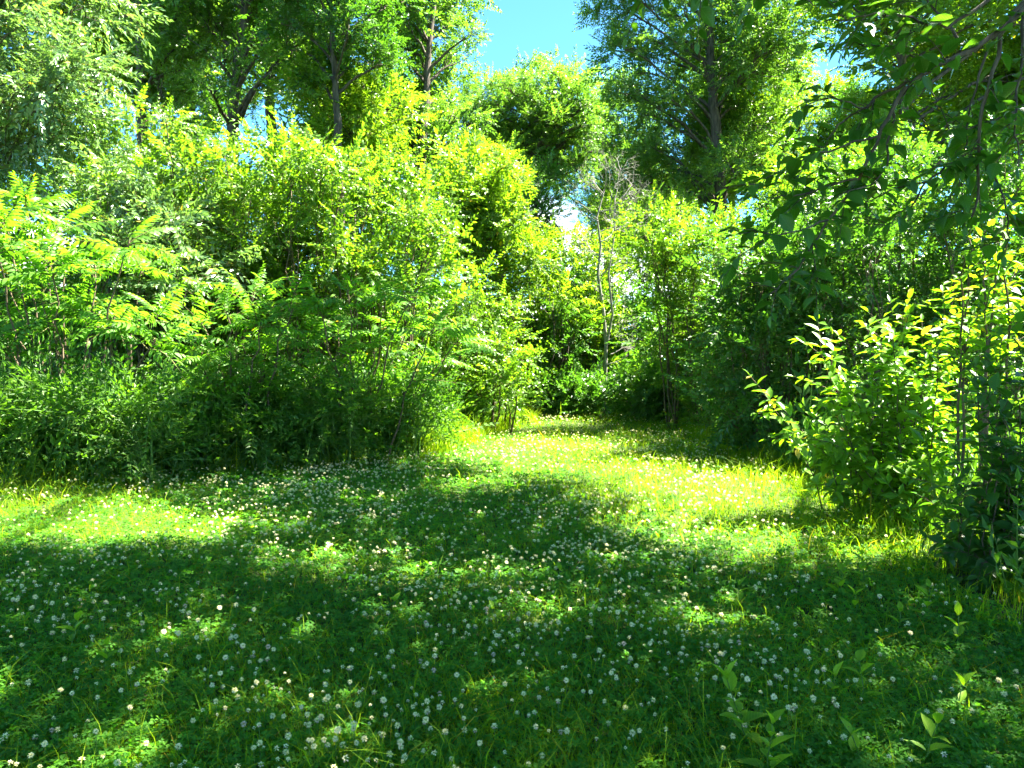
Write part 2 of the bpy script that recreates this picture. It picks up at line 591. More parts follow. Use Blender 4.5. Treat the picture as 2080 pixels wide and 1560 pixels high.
def limb_mesh(rng, start, target, r0, clumps, bark, base, lift=.35, sides=5, max_sub=6):
    acc = Acc()
    d = target - start
    dist = np.linalg.norm(d)
    mid = start + d * .5 + np.array([0, 0, dist * lift * .5]) + rng.standard_normal(3) * dist * .07
    pts = wiggle(bez(start, mid, target, 8), dist * .012, rng)
    tube(acc, pts - base, np.linspace(r0, r0 * .35, 8), sides, 0)
    for c in clumps[:max_sub]:
        s = pts[rng.integers(4, 8)]
        dd = c - s
        m2 = s + dd * .5 + rng.standard_normal(3) * .08 + np.array([0, 0, .06])
        tube(acc, wiggle(bez(s, m2, c, 5), .015, rng) - base, np.linspace(r0 * .32, r0 * .10 + .002, 5), 3, 0, cap=False)
    return acc.mesh('limb', [bark], True)


def plant(name, label, cat, sp, lobes, dens, seed, trunk=None, trunk_r=0.15, base=None, stems=0, group=None,
          clump=.33, m=9, limb_r=None, crown='crown', tilt=.65, stem_r=.02, shared=False):
    """A tree (trunk: polyline from the ground up) or a many-stemmed shrub (stems > 0)."""
    rng = np.random.default_rng(seed)
    s = SP[sp]
    if trunk is not None:
        trunk = np.asarray(trunk, float)
        base = trunk[0]
    base = np.asarray(base, float)
    root = empty(name, base, label, cat, group)
    if shared:                                     # leaf clumps that share a few meshes
        r0 = float(np.mean([q for _, q in lobes]))
        tp = []
        for v in range(5):
            P, D, c0 = crown_points(rng, [(np.zeros(3), r0)], dens, sp, clump, m)
            acc = Acc()
            sprays_mesh(acc, s['tpl'], P, D, rng.uniform(.75, 1.2, len(P)), rng, tilt)
            tp.append((acc.mesh('leaf_clump', [s['mat'], s['twig']]), c0[0]))
        cl = []
        for c, q in lobes:
            me, cc = tp[rng.integers(0, 5)]
            a, k = rng.uniform(0, 6.283), q / r0
            o = add('leaf_clump', me, root, kind='stuff')
            o.location = c - base
            o.rotation_euler = (rng.normal(0, .2), rng.normal(0, .2), a)
            o.scale = (k, k, k)
            ca, sa = math.cos(a), math.sin(a)
            cl.append(c + k * np.stack([cc[:, 0] * ca - cc[:, 1] * sa, cc[:, 0] * sa + cc[:, 1] * ca, cc[:, 2]], 1))
    else:
        P, D, cl = crown_points(rng, lobes, dens, sp, clump, m)
        ok = P[:, 2] > 0.08
        P, D = P[ok], D[ok]
        acc = Acc()
        sprays_mesh(acc, s['tpl'], P - base, D, rng.uniform(.75, 1.2, len(P)), rng, tilt)
        add(crown, acc.mesh(crown, [s['mat'], s['twig']]), root, kind='stuff')
    if trunk is not None:
        t = np.linspace(0, 1, len(trunk))
        tt = np.linspace(0, 1, 26)
        pts = np.stack([np.interp(tt, t, trunk[:, k]) for k in range(3)], 1)
        pts[1:-1] += rng.standard_normal((24, 3)) * trunk_r * .10
        a = Acc()
        rad = trunk_r * (1 - .72 * tt) * (1 + .5 * np.exp(-tt * 30))
        tube(a, pts - base, rad, 12, 0, .07, rng)
        add('trunk', a.mesh('trunk', [s['bark']], True), root)
        for (c, r), k in zip(lobes, cl):
            h = math.hypot(c[0] - pts[0, 0], c[1] - pts[0, 1])
            zz = np.clip(c[2] - .55 * h - .2, pts[3, 2], pts[-1, 2])
            i = int(np.argmin(np.abs(pts[:, 2] - zz)))
            lr = min(rad[i] * .55, (limb_r or trunk_r * .4))
            add('limb', limb_mesh(rng, pts[i], c, lr, k, s['bark'], base), root)
    elif stems:
        for (c, r), k in zip(lobes, cl):
            j = base + np.array([rng.normal(0, .18), rng.normal(0, .18), -base[2] - .03])
            j = j + (np.array([c[0], c[1], j[2]]) - j) * rng.uniform(.5, .93)
            if c[2] > 0.35:
                add('stem', limb_mesh(rng, j, c, stem_r, k, s['bark'], base, lift=.5, sides=4, max_sub=4), root)
    return root


def gtrunk(px, Y, pts_px):
    """Trunk polyline: foot on the ground under pixel column px, then the given photo pixels at depth Y."""
    foot = W(px, 700, Y)
    foot[2] = -.05
    return [foot] + [W(a, b, Y) for a, b in pts_px]

# ------------------------------------------------------------------ ground
def build_ground():
    g = np.concatenate([[-400, -200, -100, -60], np.linspace(-32, 32, 161), [60, 100, 200, 400]])
    X, Y = np.meshgrid(g, g + 12)
    Z = gz(X, Y)
    n = len(g)
    V = np.stack([X, Y, Z], -1).reshape(-1, 3)
    i, j = np.meshgrid(np.arange(n - 1), np.arange(n - 1))
    a = (j * n + i).ravel()
    Q = np.stack([a, a + 1, a + n + 1, a + n], 1)
    m, t = nodes('woodland_soil')
    N, L = t.nodes.new, t.links.new
    out = N('ShaderNodeOutputMaterial')
    geo = N('ShaderNodeNewGeometry')
    n1 = N('ShaderNodeTexNoise'); n1.inputs['Scale'].default_value = 1.3; n1.inputs['Detail'].default_value = 10
    n2 = N('ShaderNodeTexNoise'); n2.inputs['Scale'].default_value = 40; n2.inputs['Detail'].default_value = 6
    L(geo.outputs['Position'], n1.inputs['Vector'])
    L(geo.outputs['Position'], n2.inputs['Vector'])
    mx = N('ShaderNodeMix'); mx.data_type = 'RGBA'
    mx.inputs['A'].default_value = (0.028, 0.055, 0.012, 1)
    mx.inputs['B'].default_value = (0.055, 0.085, 0.020, 1)
    L(n1.outputs['Fac'], mx.inputs['Factor'])
    m2 = N('ShaderNodeMix'); m2.data_type = 'RGBA'
    m2.inputs['B'].default_value = (0.050, 0.040, 0.024, 1)
    mr = N('ShaderNodeMapRange'); mr.inputs['From Min'].default_value = .48; mr.inputs['From Max'].default_value = .7
    L(n2.outputs['Fac'], mr.inputs['Value'])
    L(mr.outputs['Result'], m2.inputs['Factor'])
    L(mx.outputs['Result'], m2.inputs['A'])
    pb = N('ShaderNodeBsdfPrincipled'); pb.inputs['Roughness'].default_value = .95
    pb.inputs['Specular IOR Level'].default_value = .1
    L(m2.outputs['Result'], pb.inputs['Base Color'])
    bp = N('ShaderNodeBump'); bp.inputs['Strength'].default_value = .6; bp.inputs['Distance'].default_value = .03
    L(n2.outputs['Fac'], bp.inputs['Height'])
    L(bp.outputs['Normal'], pb.inputs['Normal'])
    L(pb.outputs['BSDF'], out.inputs['Surface'])
    add('ground', mesh_np('ground', V, Q, [m], None, True), kind='structure', label='flat woodland ground under the clearing')


build_ground()


def gxy(px, py):
    p = G(px, py)
    return (p[0], p[1])


LEFT_EDGE = [(-9.5, 7.6), gxy(0, 1000), gxy(400, 970), gxy(700, 950), gxy(830, 928), gxy(930, 892), gxy(1045, 856), (0.0, 19.8)]
RIGHT_EDGE = [(3.7, 19.8), gxy(1400, 872), gxy(1520, 935), gxy(1700, 1015), gxy(1850, 1095), gxy(1960, 1225), (2.75, 3.2), (3.4, 1.4)]
LAWN = [(-7.5, 1.4)] + LEFT_EDGE + RIGHT_EDGE

LIT = [   # photo outlines of the sunlit parts of the lawn
    [(820, 935), (930, 880), (1060, 855), (1400, 868), (1490, 935), (1640, 985), (1830, 1090), (1780, 1135), (1620, 1112), (1450, 1088),
     (1330, 1050), (1230, 1005), (1130, 985), (1030, 960), (900, 948)],
    [(-400, 1015), (330, 1022), (450, 1050), (500, 1095), (380, 1118), (180, 1122), (-60, 1140), (-400, 1140)],
    [(850, 985), (960, 965), (1060, 985), (960, 1020), (860, 1020)],
    [(555, 1140), (620, 1112), (700, 1130), (705, 1175), (620, 1195), (550, 1180)],
    [(950, 1240), (1040, 1240), (1070, 1290), (990, 1310), (940, 1280)],
    [(1390, 1160), (1490, 1140), (1540, 1190), (1430, 1215)],
    [(1350, 1300), (1460, 1250), (1580, 1260), (1590, 1310), (1450, 1345), (1370, 1340)],
    [(970, 1360), (1080, 1340), (1120, 1385), (1000, 1400)],
    [(1200, 1330), (1300, 1355), (1290, 1400), (1210, 1395)],
    [(1780, 1440), (1860, 1450), (1840, 1500), (1780, 1490)],
    [(1380, 1510), (1450, 1500), (1470, 1550), (1400, 1560)],
    [(1960, 1480), (2050, 1470), (2060, 1520), (1980, 1530)],
]


def lit(x, y, polys=LIT):
    q = to_px(np.stack([x, y, np.zeros_like(x)], 1))
    r = np.zeros(len(q), bool)
    for p in polys:
        r |= in_poly(q[:, 0], q[:, 1], p)
    return r


# ------------------------------------------------------------------ the trees and shrubs behind the clearing
def tree(px, Y, trunk_px, poly, rpx, n, sp, dens, seed, label, tr=.16, dY=1.6, name='tree', cat='tree', group='trees around the clearing', clear=None, **k):
    rng = np.random.default_rng(seed + 500)
    return plant(name, label, cat, sp, poly_lobes(rng, poly, Y, dY, rpx, n, clear=clear), dens * 1.35, seed, trunk=gtrunk(px, Y, trunk_px), trunk_r=tr, group=group, shared=True, **k)


def shrub(px, Y, poly, rpx, n, sp, dens, seed, label, dY=.8, name='shrub', cat='shrub', group='shrubs around the clearing', **k):
    rng = np.random.default_rng(seed + 500)
    b = W(px, 700, Y)
    b[2] = 0
    return plant(name, label, cat, sp, poly_lobes(rng, poly, Y, dY, rpx, n), dens, seed, base=b, stems=1, group=group, crown='foliage', **k)


T = {}
T['silver'] = tree(-170, 13, [(-165, 420), (-140, 200), (-60, 40), (-20, -200)],
                   [(-260, -240), (170, -240), (165, 60), (175, 180), (140, 330), (60, 350), (-260, 330)], 68, 42, 'silver', 260, 21,
                   'tree with drooping glossy grey-green leaves in the upper left corner', .13, 1.3, limb_r=.03)
T['bark'] = tree(300, 22, [(292, 330), (285, 180), (283, 60), (276, -120), (280, -240)],
                 [(170, -240), (430, -240), (440, -40), (420, 120), (330, 200), (300, 40), (230, 60)], 66, 34, 'ash', 95, 22,
                 'slim dark trunk rising beside the glossy grey-green tree at upper left', .17, 1.6, clear=284)
T['straight'] = tree(470, 21, [(473, 260), (480, 150), (495, 50), (500, -100), (505, -450)],
                     [(350, -240), (650, -240), (690, -80), (640, 60), (560, 200), (520, 260), (420, 230), (400, 60)], 72, 38, 'ash', 90, 23,
                     'straight dark trunk with open crown above the big yellow-green shrubs', .18, 1.8, clear=488)
T['dense'] = tree(690, 18, [(690, 330), (680, 150), (670, 0), (660, -300)],
                  [(560, -240), (800, -240), (790, 0), (775, 150), (700, 195), (600, 190), (540, 60)], 66, 24, 'dark', 170, 24,
                  'dense dark green tree left of the forked tree', .11, 1.2)
T['pale_left'] = tree(720, 20, [(715, 420), (712, 300), (705, 200)],
                      [(640, 180), (740, 170), (790, 260), (770, 330), (660, 330), (590, 300)], 56, 12, 'yellow', 220, 25,
                      'pale yellow-green tree below the dense dark green crown', .12, 1.2)
T['forked'] = tree(862, 23, [(858, 420), (852, 345), (862, 240), (868, 130), (880, 0), (890, -260)],
                   [(790, -240), (940, -240), (950, -40), (965, 90), (930, 170), (950, 260), (930, 380), (880, 400), (800, 360), (770, 300),
                    (800, 220), (850, 180), (800, 110), (790, 0)], 50, 48, 'ash', 125, 26,
                   'tall forked tree with thin dark stems left of the blue sky gap', .18, 1.8, clear=860)
T['centre'] = tree(1015, 36, [(1022, 460), (1035, 350), (1075, 300), (1120, 262), (1130, 200)],
                   [(915, 250), (950, 215), (1000, 170), (1040, 180), (1070, 140), (1110, 165), (1150, 135), (1195, 195), (1215, 290), (1165, 360), (1110, 390), (1040, 340), (950, 380), (1080, 320), (1030, 345), (970, 310)],
                   34, 84, 'ash', 95, 27, 'light feathery tree whose top closes the blue sky gap from below', .24, 1.8)
T['pale_mid'] = tree(965, 19, [(965, 620), (968, 500), (975, 380)],
                     [(985, 310), (1035, 340), (1055, 420), (1040, 470), (990, 545), (900, 540), (890, 440), (930, 370)], 44, 24, 'yellow', 230, 28,
                     'narrow pale yellow-green tree just left of the small low sky gap', .11, 1.0)
T['dark_mid'] = tree(1090, 31, [(1092, 560), (1090, 450), (1086, 390)],
                     [(1050, 370), (1110, 360), (1140, 420), (1130, 500), (1090, 530), (1045, 490)], 34, 18, 'dark', 150, 29,
                     'thin dark tree against the low blue sky between two pale trees', .16, 1.2)
T['tall_right'] = tree(1462, 29, [(1462, 420), (1458, 300), (1445, 180), (1440, 60), (1432, -60), (1430, -240)],
                       [(1290, -240), (1600, -240), (1620, 40), (1590, 200), (1540, 330), (1470, 420), (1350, 430), (1310, 380), (1265, 330), (1275, 250),
                        (1250, 210), (1265, 120), (1225, 60), (1250, -40)], 58, 66, 'ash', 110, 30,
                       'tallest dark-trunked tree right of the blue sky gap', .26, 2.2, limb_r=.07, clear=1448)
T['fill'] = tree(1230, 41, [(1232, 560), (1236, 420), (1226, 300), (1230, 230)],
                 [(1150, 300), (1200, 215), (1250, 170), (1330, 200), (1340, 480), (1190, 520), (1180, 420)], 36, 34, 'ash', 85, 33,
                 'airy tree closing the gap between the feathery centre tree and the tallest tree', .2, 1.8)
T['glow'] = tree(1850, 25, [(1850, 480), (1840, 300), (1830, 100), (1820, -300)],
                 [(1640, -240), (2200, -240), (2200, 300), (1960, 340), (1780, 330), (1700, 240), (1770, 150), (1700, 60)], 74, 44, 'maple', 100, 31,
                 'backlit golden-green tree behind the overhanging branch', .24, 2.0)
T['right_mid'] = tree(1560, 33, [(1580, 480), (1590, 330), (1600, 200)],
                      [(1490, 150), (1600, 130), (1660, 190), (1690, 300), (1640, 400), (1500, 400), (1470, 280)], 56, 18, 'yellow', 115, 32,
                      'light green tree in the gap right of the tallest dark trunk', .2, 1.5)

# shrubs, left side
T['big_left'] = shrub(370, 12.8, [(200, 300), (300, 235), (430, 245), (540, 320), (590, 440), (590, 640), (420, 760), (230, 740), (180, 520)], 46, 52, 'dogwood', 560, 41,
                      'big yellow-green leafy shrub under the slim dark trunks', 1.0, shared=True)
T['big_left_b'] = shrub(690, 13.2, [(520, 340), (640, 320), (760, 335), (870, 370), (900, 460), (890, 620), (840, 780), (640, 790), (540, 640)], 46, 54, 'dogwood', 560, 42,
                        'broad yellow-green shrub left of the narrow pale tree', 1.0, shared=True)
T['grey_left'] = shrub(250, 11.6, [(190, 380), (330, 370), (420, 430), (430, 560), (300, 640), (180, 560)], 44, 20, 'silver', 260, 43,
                       'grey-green glossy shrub behind the bright fronds on the left', .5)
T['edge_left'] = shrub(950, 14.6, [(900, 600), (960, 575), (1040, 640), (1062, 740), (1050, 845), (960, 890), (870, 870), (850, 720)], 38, 34, 'dogwood', 380, 44,
                       'bright leafy shrub at the far left corner of the mown lawn', .7)
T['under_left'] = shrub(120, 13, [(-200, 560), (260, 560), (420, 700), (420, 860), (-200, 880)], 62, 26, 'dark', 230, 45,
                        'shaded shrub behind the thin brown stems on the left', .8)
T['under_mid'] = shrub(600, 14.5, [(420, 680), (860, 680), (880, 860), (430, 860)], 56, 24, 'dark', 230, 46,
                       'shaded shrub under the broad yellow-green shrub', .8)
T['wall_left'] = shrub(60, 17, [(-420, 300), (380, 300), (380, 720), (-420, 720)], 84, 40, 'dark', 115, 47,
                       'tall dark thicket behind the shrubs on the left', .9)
for i, (px, a, b, top, Y, seed, lab) in enumerate([
        (20, -160, 150, 790, 8.7, 64, 'low leafy shrub at the left edge of the view below the bright sumac'),
        (230, 130, 340, 810, 8.9, 65, 'low leafy shrub at the foot of the bright sumac, right of the leftmost one'),
        (420, 330, 520, 800, 9.7, 66, 'low leafy shrub between the feet of the bright sumac and the smaller dark one'),
        (620, 520, 720, 800, 10.3, 67, 'low leafy shrub below the smaller dark sumac'),
        (800, 700, 880, 800, 11.2, 68, 'low leafy shrub below the spreading shaded sumac')]):
    shrub(px, Y, [(a, top), (b, top + 15), (b, 1400 * 1.56 / Y + 705), (a, 1400 * 1.56 / Y + 715)], 38, 26, 'weed', 330, seed, lab, .6, group='low shrubs under the sumacs')
# middle distance
T['sapling_a'] = shrub(1040, 18.9, [(960, 540), (1060, 500), (1130, 560), (1130, 700), (1060, 800), (980, 760)], 40, 24, 'yellow', 230, 51,
                       'pale leafy saplings beyond the end of the lawn, left of the dead tree'.replace('saplings', 'sapling'), 1.0)
T['sapling_b'] = shrub(1150, 20.2, [(1080, 500), (1190, 470), (1260, 520), (1230, 700), (1200, 800), (1120, 800)], 40, 22, 'yellow', 200, 52,
                       'slender green sapling directly behind the dead grey tree', 1.0)
T['sapling_dark'] = shrub(1135, 18.6, [(1105, 600), (1150, 590), (1165, 680), (1150, 790), (1115, 800)], 24, 12, 'dark', 260, 53,
                          'small dark sapling left of the dead grey tree', .3)
T['behind_dead'] = shrub(1300, 25, [(1220, 440), (1380, 430), (1440, 560), (1420, 800), (1260, 800)], 54, 24, 'dogwood_far', 190, 54,
                         'light green shrub behind and right of the dead grey tree', .9)
for i, (px, a, b, top, Y, seed, lab) in enumerate([
        (1110, 1040, 1180, 800, 18.4, 61, 'low dark shrub at the left end of the shaded hedge across the lawn'),
        (1235, 1160, 1310, 775, 18.2, 62, 'low dark shrub in the middle of the shaded hedge, below the dead tree'),
        (1350, 1280, 1430, 765, 17.2, 63, 'low dark shrub at the right end of the shaded hedge across the lawn')]):
    shrub(px, Y, [(a, top + 10), (b, top), (b, 862), (a, 855)], 26, 22, 'dark', 330, seed, lab, .5, group='low shaded shrubs at the end of the lawn')
# right side
T['right_far'] = shrub(1440, 15.5, [(1320, 470), (1440, 440), (1540, 480), (1560, 640), (1520, 800), (1440, 870), (1390, 800), (1340, 640)], 46, 38, 'dogwood_far', 330, 55,
                       'lit leafy shrub at the far right corner of the mown lawn', .9)
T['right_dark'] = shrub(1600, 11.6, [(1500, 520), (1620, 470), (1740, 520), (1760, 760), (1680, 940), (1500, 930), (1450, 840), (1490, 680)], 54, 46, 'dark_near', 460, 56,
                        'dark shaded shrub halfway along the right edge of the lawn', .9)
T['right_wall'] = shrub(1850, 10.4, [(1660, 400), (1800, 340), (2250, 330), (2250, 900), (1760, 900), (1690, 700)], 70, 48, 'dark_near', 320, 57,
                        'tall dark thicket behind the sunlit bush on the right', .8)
T['right_top'] = shrub(1700, 14, [(1560, 380), (1760, 330), (1880, 380), (1880, 520), (1600, 540)], 54, 20, 'dogwood_far', 260, 58,
                       'light green shrub top above the dark thicket on the right', .8)

# a far row of trees closes the wood behind, left and right of the view
far = []
for i, (px, Y, src, sc, rz, lab) in enumerate([
        (-160, 30, 'dense', 1.15, 1.0, 'far dark tree behind the glossy grey-green tree'),
        (200, 27, 'pale_left', 1.7, 2.2, 'far pale tree showing left of the slim dark trunk'),
        (390, 29, 'dense', 1.1, 3.0, 'far dark tree between the two dark trunks at upper left'),
        (560, 26, 'pale_left', 1.75, .6, 'far pale tree right of the straight dark trunk'),
        (740, 33, 'right_mid', .85, 4.0, 'far tree behind the dense dark green tree'),
        (1340, 38, 'centre', .75, 2.4, 'far tree behind the tallest dark-trunked tree, lower left of it'),
        (1480, 34, 'right_mid', 1.0, 1.1, 'far tree showing through below the tallest tree'),
        (1720, 32, 'dense', .95, 5.0, 'far dark tree behind the golden-green backlit tree'),
        (2000, 30, 'right_mid', 1.1, 2.0, 'far light tree beyond the right-hand thicket'),
        (2300, 26, 'glow', .9, 2.6, 'far golden-green tree at the right edge of the view')]):
    b = W(px, 700, Y)
    o = copy_thing(T[src], (b[0], b[1], 0), rz, sc, lab)
    o['group'] = 'far trees behind the clearing'
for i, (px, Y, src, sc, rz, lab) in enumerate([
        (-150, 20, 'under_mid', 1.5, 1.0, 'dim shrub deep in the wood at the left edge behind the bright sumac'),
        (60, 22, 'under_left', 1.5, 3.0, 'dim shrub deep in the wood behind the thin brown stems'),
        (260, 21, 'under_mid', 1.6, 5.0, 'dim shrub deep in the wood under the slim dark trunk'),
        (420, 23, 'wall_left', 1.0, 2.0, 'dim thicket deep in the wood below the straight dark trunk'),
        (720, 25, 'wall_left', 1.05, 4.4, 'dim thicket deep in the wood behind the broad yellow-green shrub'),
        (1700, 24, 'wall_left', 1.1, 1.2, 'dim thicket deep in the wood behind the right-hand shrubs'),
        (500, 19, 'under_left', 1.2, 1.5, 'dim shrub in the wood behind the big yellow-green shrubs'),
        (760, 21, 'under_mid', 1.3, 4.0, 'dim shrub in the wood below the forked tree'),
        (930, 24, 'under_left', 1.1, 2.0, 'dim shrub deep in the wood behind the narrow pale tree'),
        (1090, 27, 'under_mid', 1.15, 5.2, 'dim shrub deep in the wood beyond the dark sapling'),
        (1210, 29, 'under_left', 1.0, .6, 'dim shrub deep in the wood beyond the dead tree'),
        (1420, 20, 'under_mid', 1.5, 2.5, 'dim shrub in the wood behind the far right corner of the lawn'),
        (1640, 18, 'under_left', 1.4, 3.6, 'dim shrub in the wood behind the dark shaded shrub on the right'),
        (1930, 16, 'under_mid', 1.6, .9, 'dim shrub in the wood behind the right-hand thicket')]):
    b = W(px, 700, Y)
    o = copy_thing(T[src], (b[0], b[1], 0), rz, sc, lab, ('stem',))
    o['group'] = 'dim shrubs inside the wood'


# ------------------------------------------------------------------ the dead grey tree
def dead_tree():
    rng = np.random.default_rng(70)
    Y = 18.9
    foot = W(1228, 700, Y); foot[2] = -.04
    root = empty('dead_tree', foot, 'bare dead grey tree with forked twigs at the end of the lawn', 'tree')

    def grow(acc, p, d, ln, r, lvl):
        n = 6
        pts = [p]
        for i in range(n):
            d = unit(d + rng.standard_normal(3) * .16 + np.array([0, 0, .03]))
            pts.append(pts[-1] + d * ln / n)
        pts = np.array(pts)
        tube(acc, pts - foot, np.linspace(r, r * .45, n + 1), 6 if lvl < 2 else 3, cap=False)
        if lvl >= 4 or r < .0018:
            return
        for i in range(int(rng.integers(3, 6))):
            k = rng.integers(2, n + 1)
            dd = unit(pts[k] - pts[k - 1])
            s = unit(np.cross(dd, rng.standard_normal(3)))
            grow(acc, pts[k], unit(dd * .75 + s * .75 + np.array([0, 0, .12])), ln * rng.uniform(.45, .7), r * .52, lvl + 1)

    acc = Acc()
    main = np.array([foot, W(1232, 700, Y), W(1226, 640, Y), W(1216, 560, Y), W(1222, 500, Y), W(1214, 440, Y), W(1228, 385, Y)])
    tube(acc, wiggle(main, .02, rng) - foot, np.linspace(.055, .014, 7), 9, 0, .08, rng)
    add('trunk', acc.mesh('trunk', [M['bark_grey']], True), root)
    second = np.array([W(1232, 700, Y), W(1240, 640, Y - .1), W(1236, 560, Y - .2), W(1246, 480, Y - .1), W(1250, 400, Y)])
    acc = Acc()
    tube(acc, wiggle(second, .02, rng) - foot, np.linspace(.036, .010, 5), 8, 0, .08, rng)
    add('second_stem', acc.mesh('second_stem', [M['bark_grey']], True), root)
    starts = [(1236, 690, 1, .1), (1238, 660, 1, .15), (1232, 640, .9, .5), (1226, 600, -.7, .6), (1220, 560, .8, .6), (1218, 520, -.8, .6),
              (1222, 490, .9, .8), (1216, 450, -1, .7), (1220, 430, 1, .6), (1226, 400, -.7, .9), (1246, 470, .9, .7), (1250, 430, .5, .9), (1228, 388, .1, 1), (1250, 402, .4, 1),
              (1238, 720, 1, .0), (1235, 740, .9, .25), (1220, 470, .9, .8), (1214, 445, -.8, .9), (1248, 440, .9, .9), (1226, 395, -.9, .9), (1250, 415, 1, .7), (1240, 450, -.3, 1), (1222, 530, -1, .5)]
    for px, py, dx, dz in starts:
        acc = Acc()
        grow(acc, W(px, py, Y - .03), unit(np.array([dx, rng.normal(0, .5), dz])), rng.uniform(.5, .95), .014, 1)
        add('branch', acc.mesh('branch', [M['bark_grey']], True), root)


dead_tree()


# ------------------------------------------------------------------ sumac with long feathered leaves
def frond_mesh(seed):
    rng = np.random.default_rng(seed)
    n = int(rng.integers(9, 12))
    Ln = 1.0
    arch = rng.uniform(.2, .75)
    t = np.linspace(.16, .97, n)
    f = lambda t: np.stack([0.05 * np.sin(t * 3 + seed), t * Ln, .12 * t - arch * t * t], -1)
    acc = Acc()
    tube(acc, f(np.linspace(0, 1, 7)), np.linspace(.010, .003, 7), 3, 1)
    P = np.repeat(f(t), 2, 0)
    side = np.tile([1.0, -1.0], n)
    tt = np.repeat(t, 2)
    D = np.stack([side * .9, np.full(2 * n, .38) + .2 * tt, -.30 - arch * tt + rng.normal(0, .12, 2 * n)], 1)
    Nn = np.stack([side * .3 + rng.normal(0, .12, 2 * n), rng.normal(0, .15, 2 * n) + .3 * tt, np.ones(2 * n)], 1)
    ln = .25 * np.sin(np.clip(tt * 2.6 + .35, 0, 3.0)) ** .6 * rng.uniform(.88, 1.1, 2 * n) + .03
    V, Tt = leaf_verts('b', P, frame(D, Nn), ln, ln * .27)
    keep = rng.uniform(0, 1, 2 * n) > .06
    acc.add(V, Tt[np.repeat(keep, 4)], 0)
    V, Tt = leaf_verts('b', f(np.array([1.0])), frame(np.array([[0, 1, -arch]]), np.array([[0, 0.3, 1.0]])), np.array([.2]), np.array([.055]))
    acc.add(V, Tt, 0)
    return acc.mesh('leaf', [M['sumac'], M['twig']])


FRONDS = [frond_mesh(s) for s in range(80, 92)]


def place(me, root, base, P, R, sc, name='leaf'):
    o = add(name, me, root)
    m = Matrix(((R[0, 0], R[0, 1], R[0, 2]), (R[1, 0], R[1, 1], R[1, 2]), (R[2, 0], R[2, 1], R[2, 2]))).to_4x4()
    o.matrix_local = Matrix.Translation(Vector((P - base).tolist())) @ m @ Matrix.Scale(float(sc), 4)
    return o


def sumac(label, foot_px, Y, tips, seed, nf=8, size=.62, forks=None):
    rng = np.random.default_rng(seed)
    base = W(foot_px, 700, Y); base[2] = 0
    root = empty('sumac', base, label, 'shrub', 'sumacs along the left edge of the lawn')
    for px, py, dy in tips:
        tip = W(px, py, Y + dy)
        j = base + np.array([(tip[0] - base[0]) * rng.uniform(.15, .65), (tip[1] - base[1]) * .5 + rng.normal(0, .12), -.03])
        acc = Acc()
        mid = j * .45 + tip * .55 + np.array([(j[0] - tip[0]) * .25, rng.normal(0, .1), .15])
        pts = wiggle(bez(j, mid, tip, 10), .022, rng)
        tube(acc, pts - base, np.linspace(.017, .008, 10), 6)
        add('stem', acc.mesh('stem', [M['bark_brown']], True), root)
        ax = unit(tip - mid)
        a0 = rng.uniform(0, 6.28)
        for k in range(nf):
            a = a0 + k * 2.4
            el = rng.uniform(-.15, .75) if k < nf - 2 else rng.uniform(.8, 1.1)
            d = np.array([math.cos(a) * math.cos(el), math.sin(a) * math.cos(el), math.sin(el)]) + ax * .25
            p = tip - ax * rng.uniform(0, .22)
            R = frame(d[None], np.array([[rng.normal(0, .4), rng.normal(0, .4), 1.0]]))[0]
            place(FRONDS[rng.integers(0, 12)], root, base, p, R, size * rng.uniform(.75, 1.15) * (.75 if el > .8 else 1))
    return root


def spread_tips(poly, n, sep, seed, dy):
    rng = np.random.default_rng(seed)
    xs, ys = [p[0] for p in poly], [p[1] for p in poly]
    out, tr = [], 0
    while len(out) < n and tr < 5000:
        tr += 1
        x, y = rng.uniform(min(xs), max(xs)), rng.uniform(min(ys), max(ys))
        if in_poly(x, y, poly) and all((x - a) ** 2 + (y - b) ** 2 > sep * sep for a, b, _ in out):
            out.append((x, y, rng.uniform(-dy, dy)))
    return out


sumac('bright sunlit sumac with feathery leaves at the left edge of the view', 150, 9.6,
      spread_tips([(-80, 430), (60, 390), (200, 420), (300, 520), (370, 620), (330, 700), (180, 690), (-80, 720)], 20, 55, 81, .7), 82, 10, .68)
sumac('smaller dark sumac between the bright sumac and the spreading one', 470, 9.9,
      spread_tips([(410, 640), (520, 590), (610, 620), (600, 740), (480, 780), (400, 730)], 10, 52, 83, .5), 84, 8, .6)
sumac('spreading shaded sumac leaning out over the lawn edge', 720, 10.6,
      spread_tips([(600, 600), (720, 580), (860, 590), (950, 680), (900, 770), (760, 800), (620, 760)], 17, 56, 85, .7), 86, 8, .62)


# ------------------------------------------------------------------ bushes with leaves that can be told apart
BIGLEAF = {}


def big_leaf(mat):
    wide = 1.25 if mat == 'over' else 1.0
    if mat not in BIGLEAF:
        BIGLEAF[mat] = [mesh_np('leaf', LEAF[k][0] * np.array([w * wide, 1, 1]), LEAF[k][1], [M[mat + '_leaf']], None, True)
                        for k, w in (('d', .46), ('e', .42), ('f', .50), ('d', .54))]
    return BIGLEAF[mat]


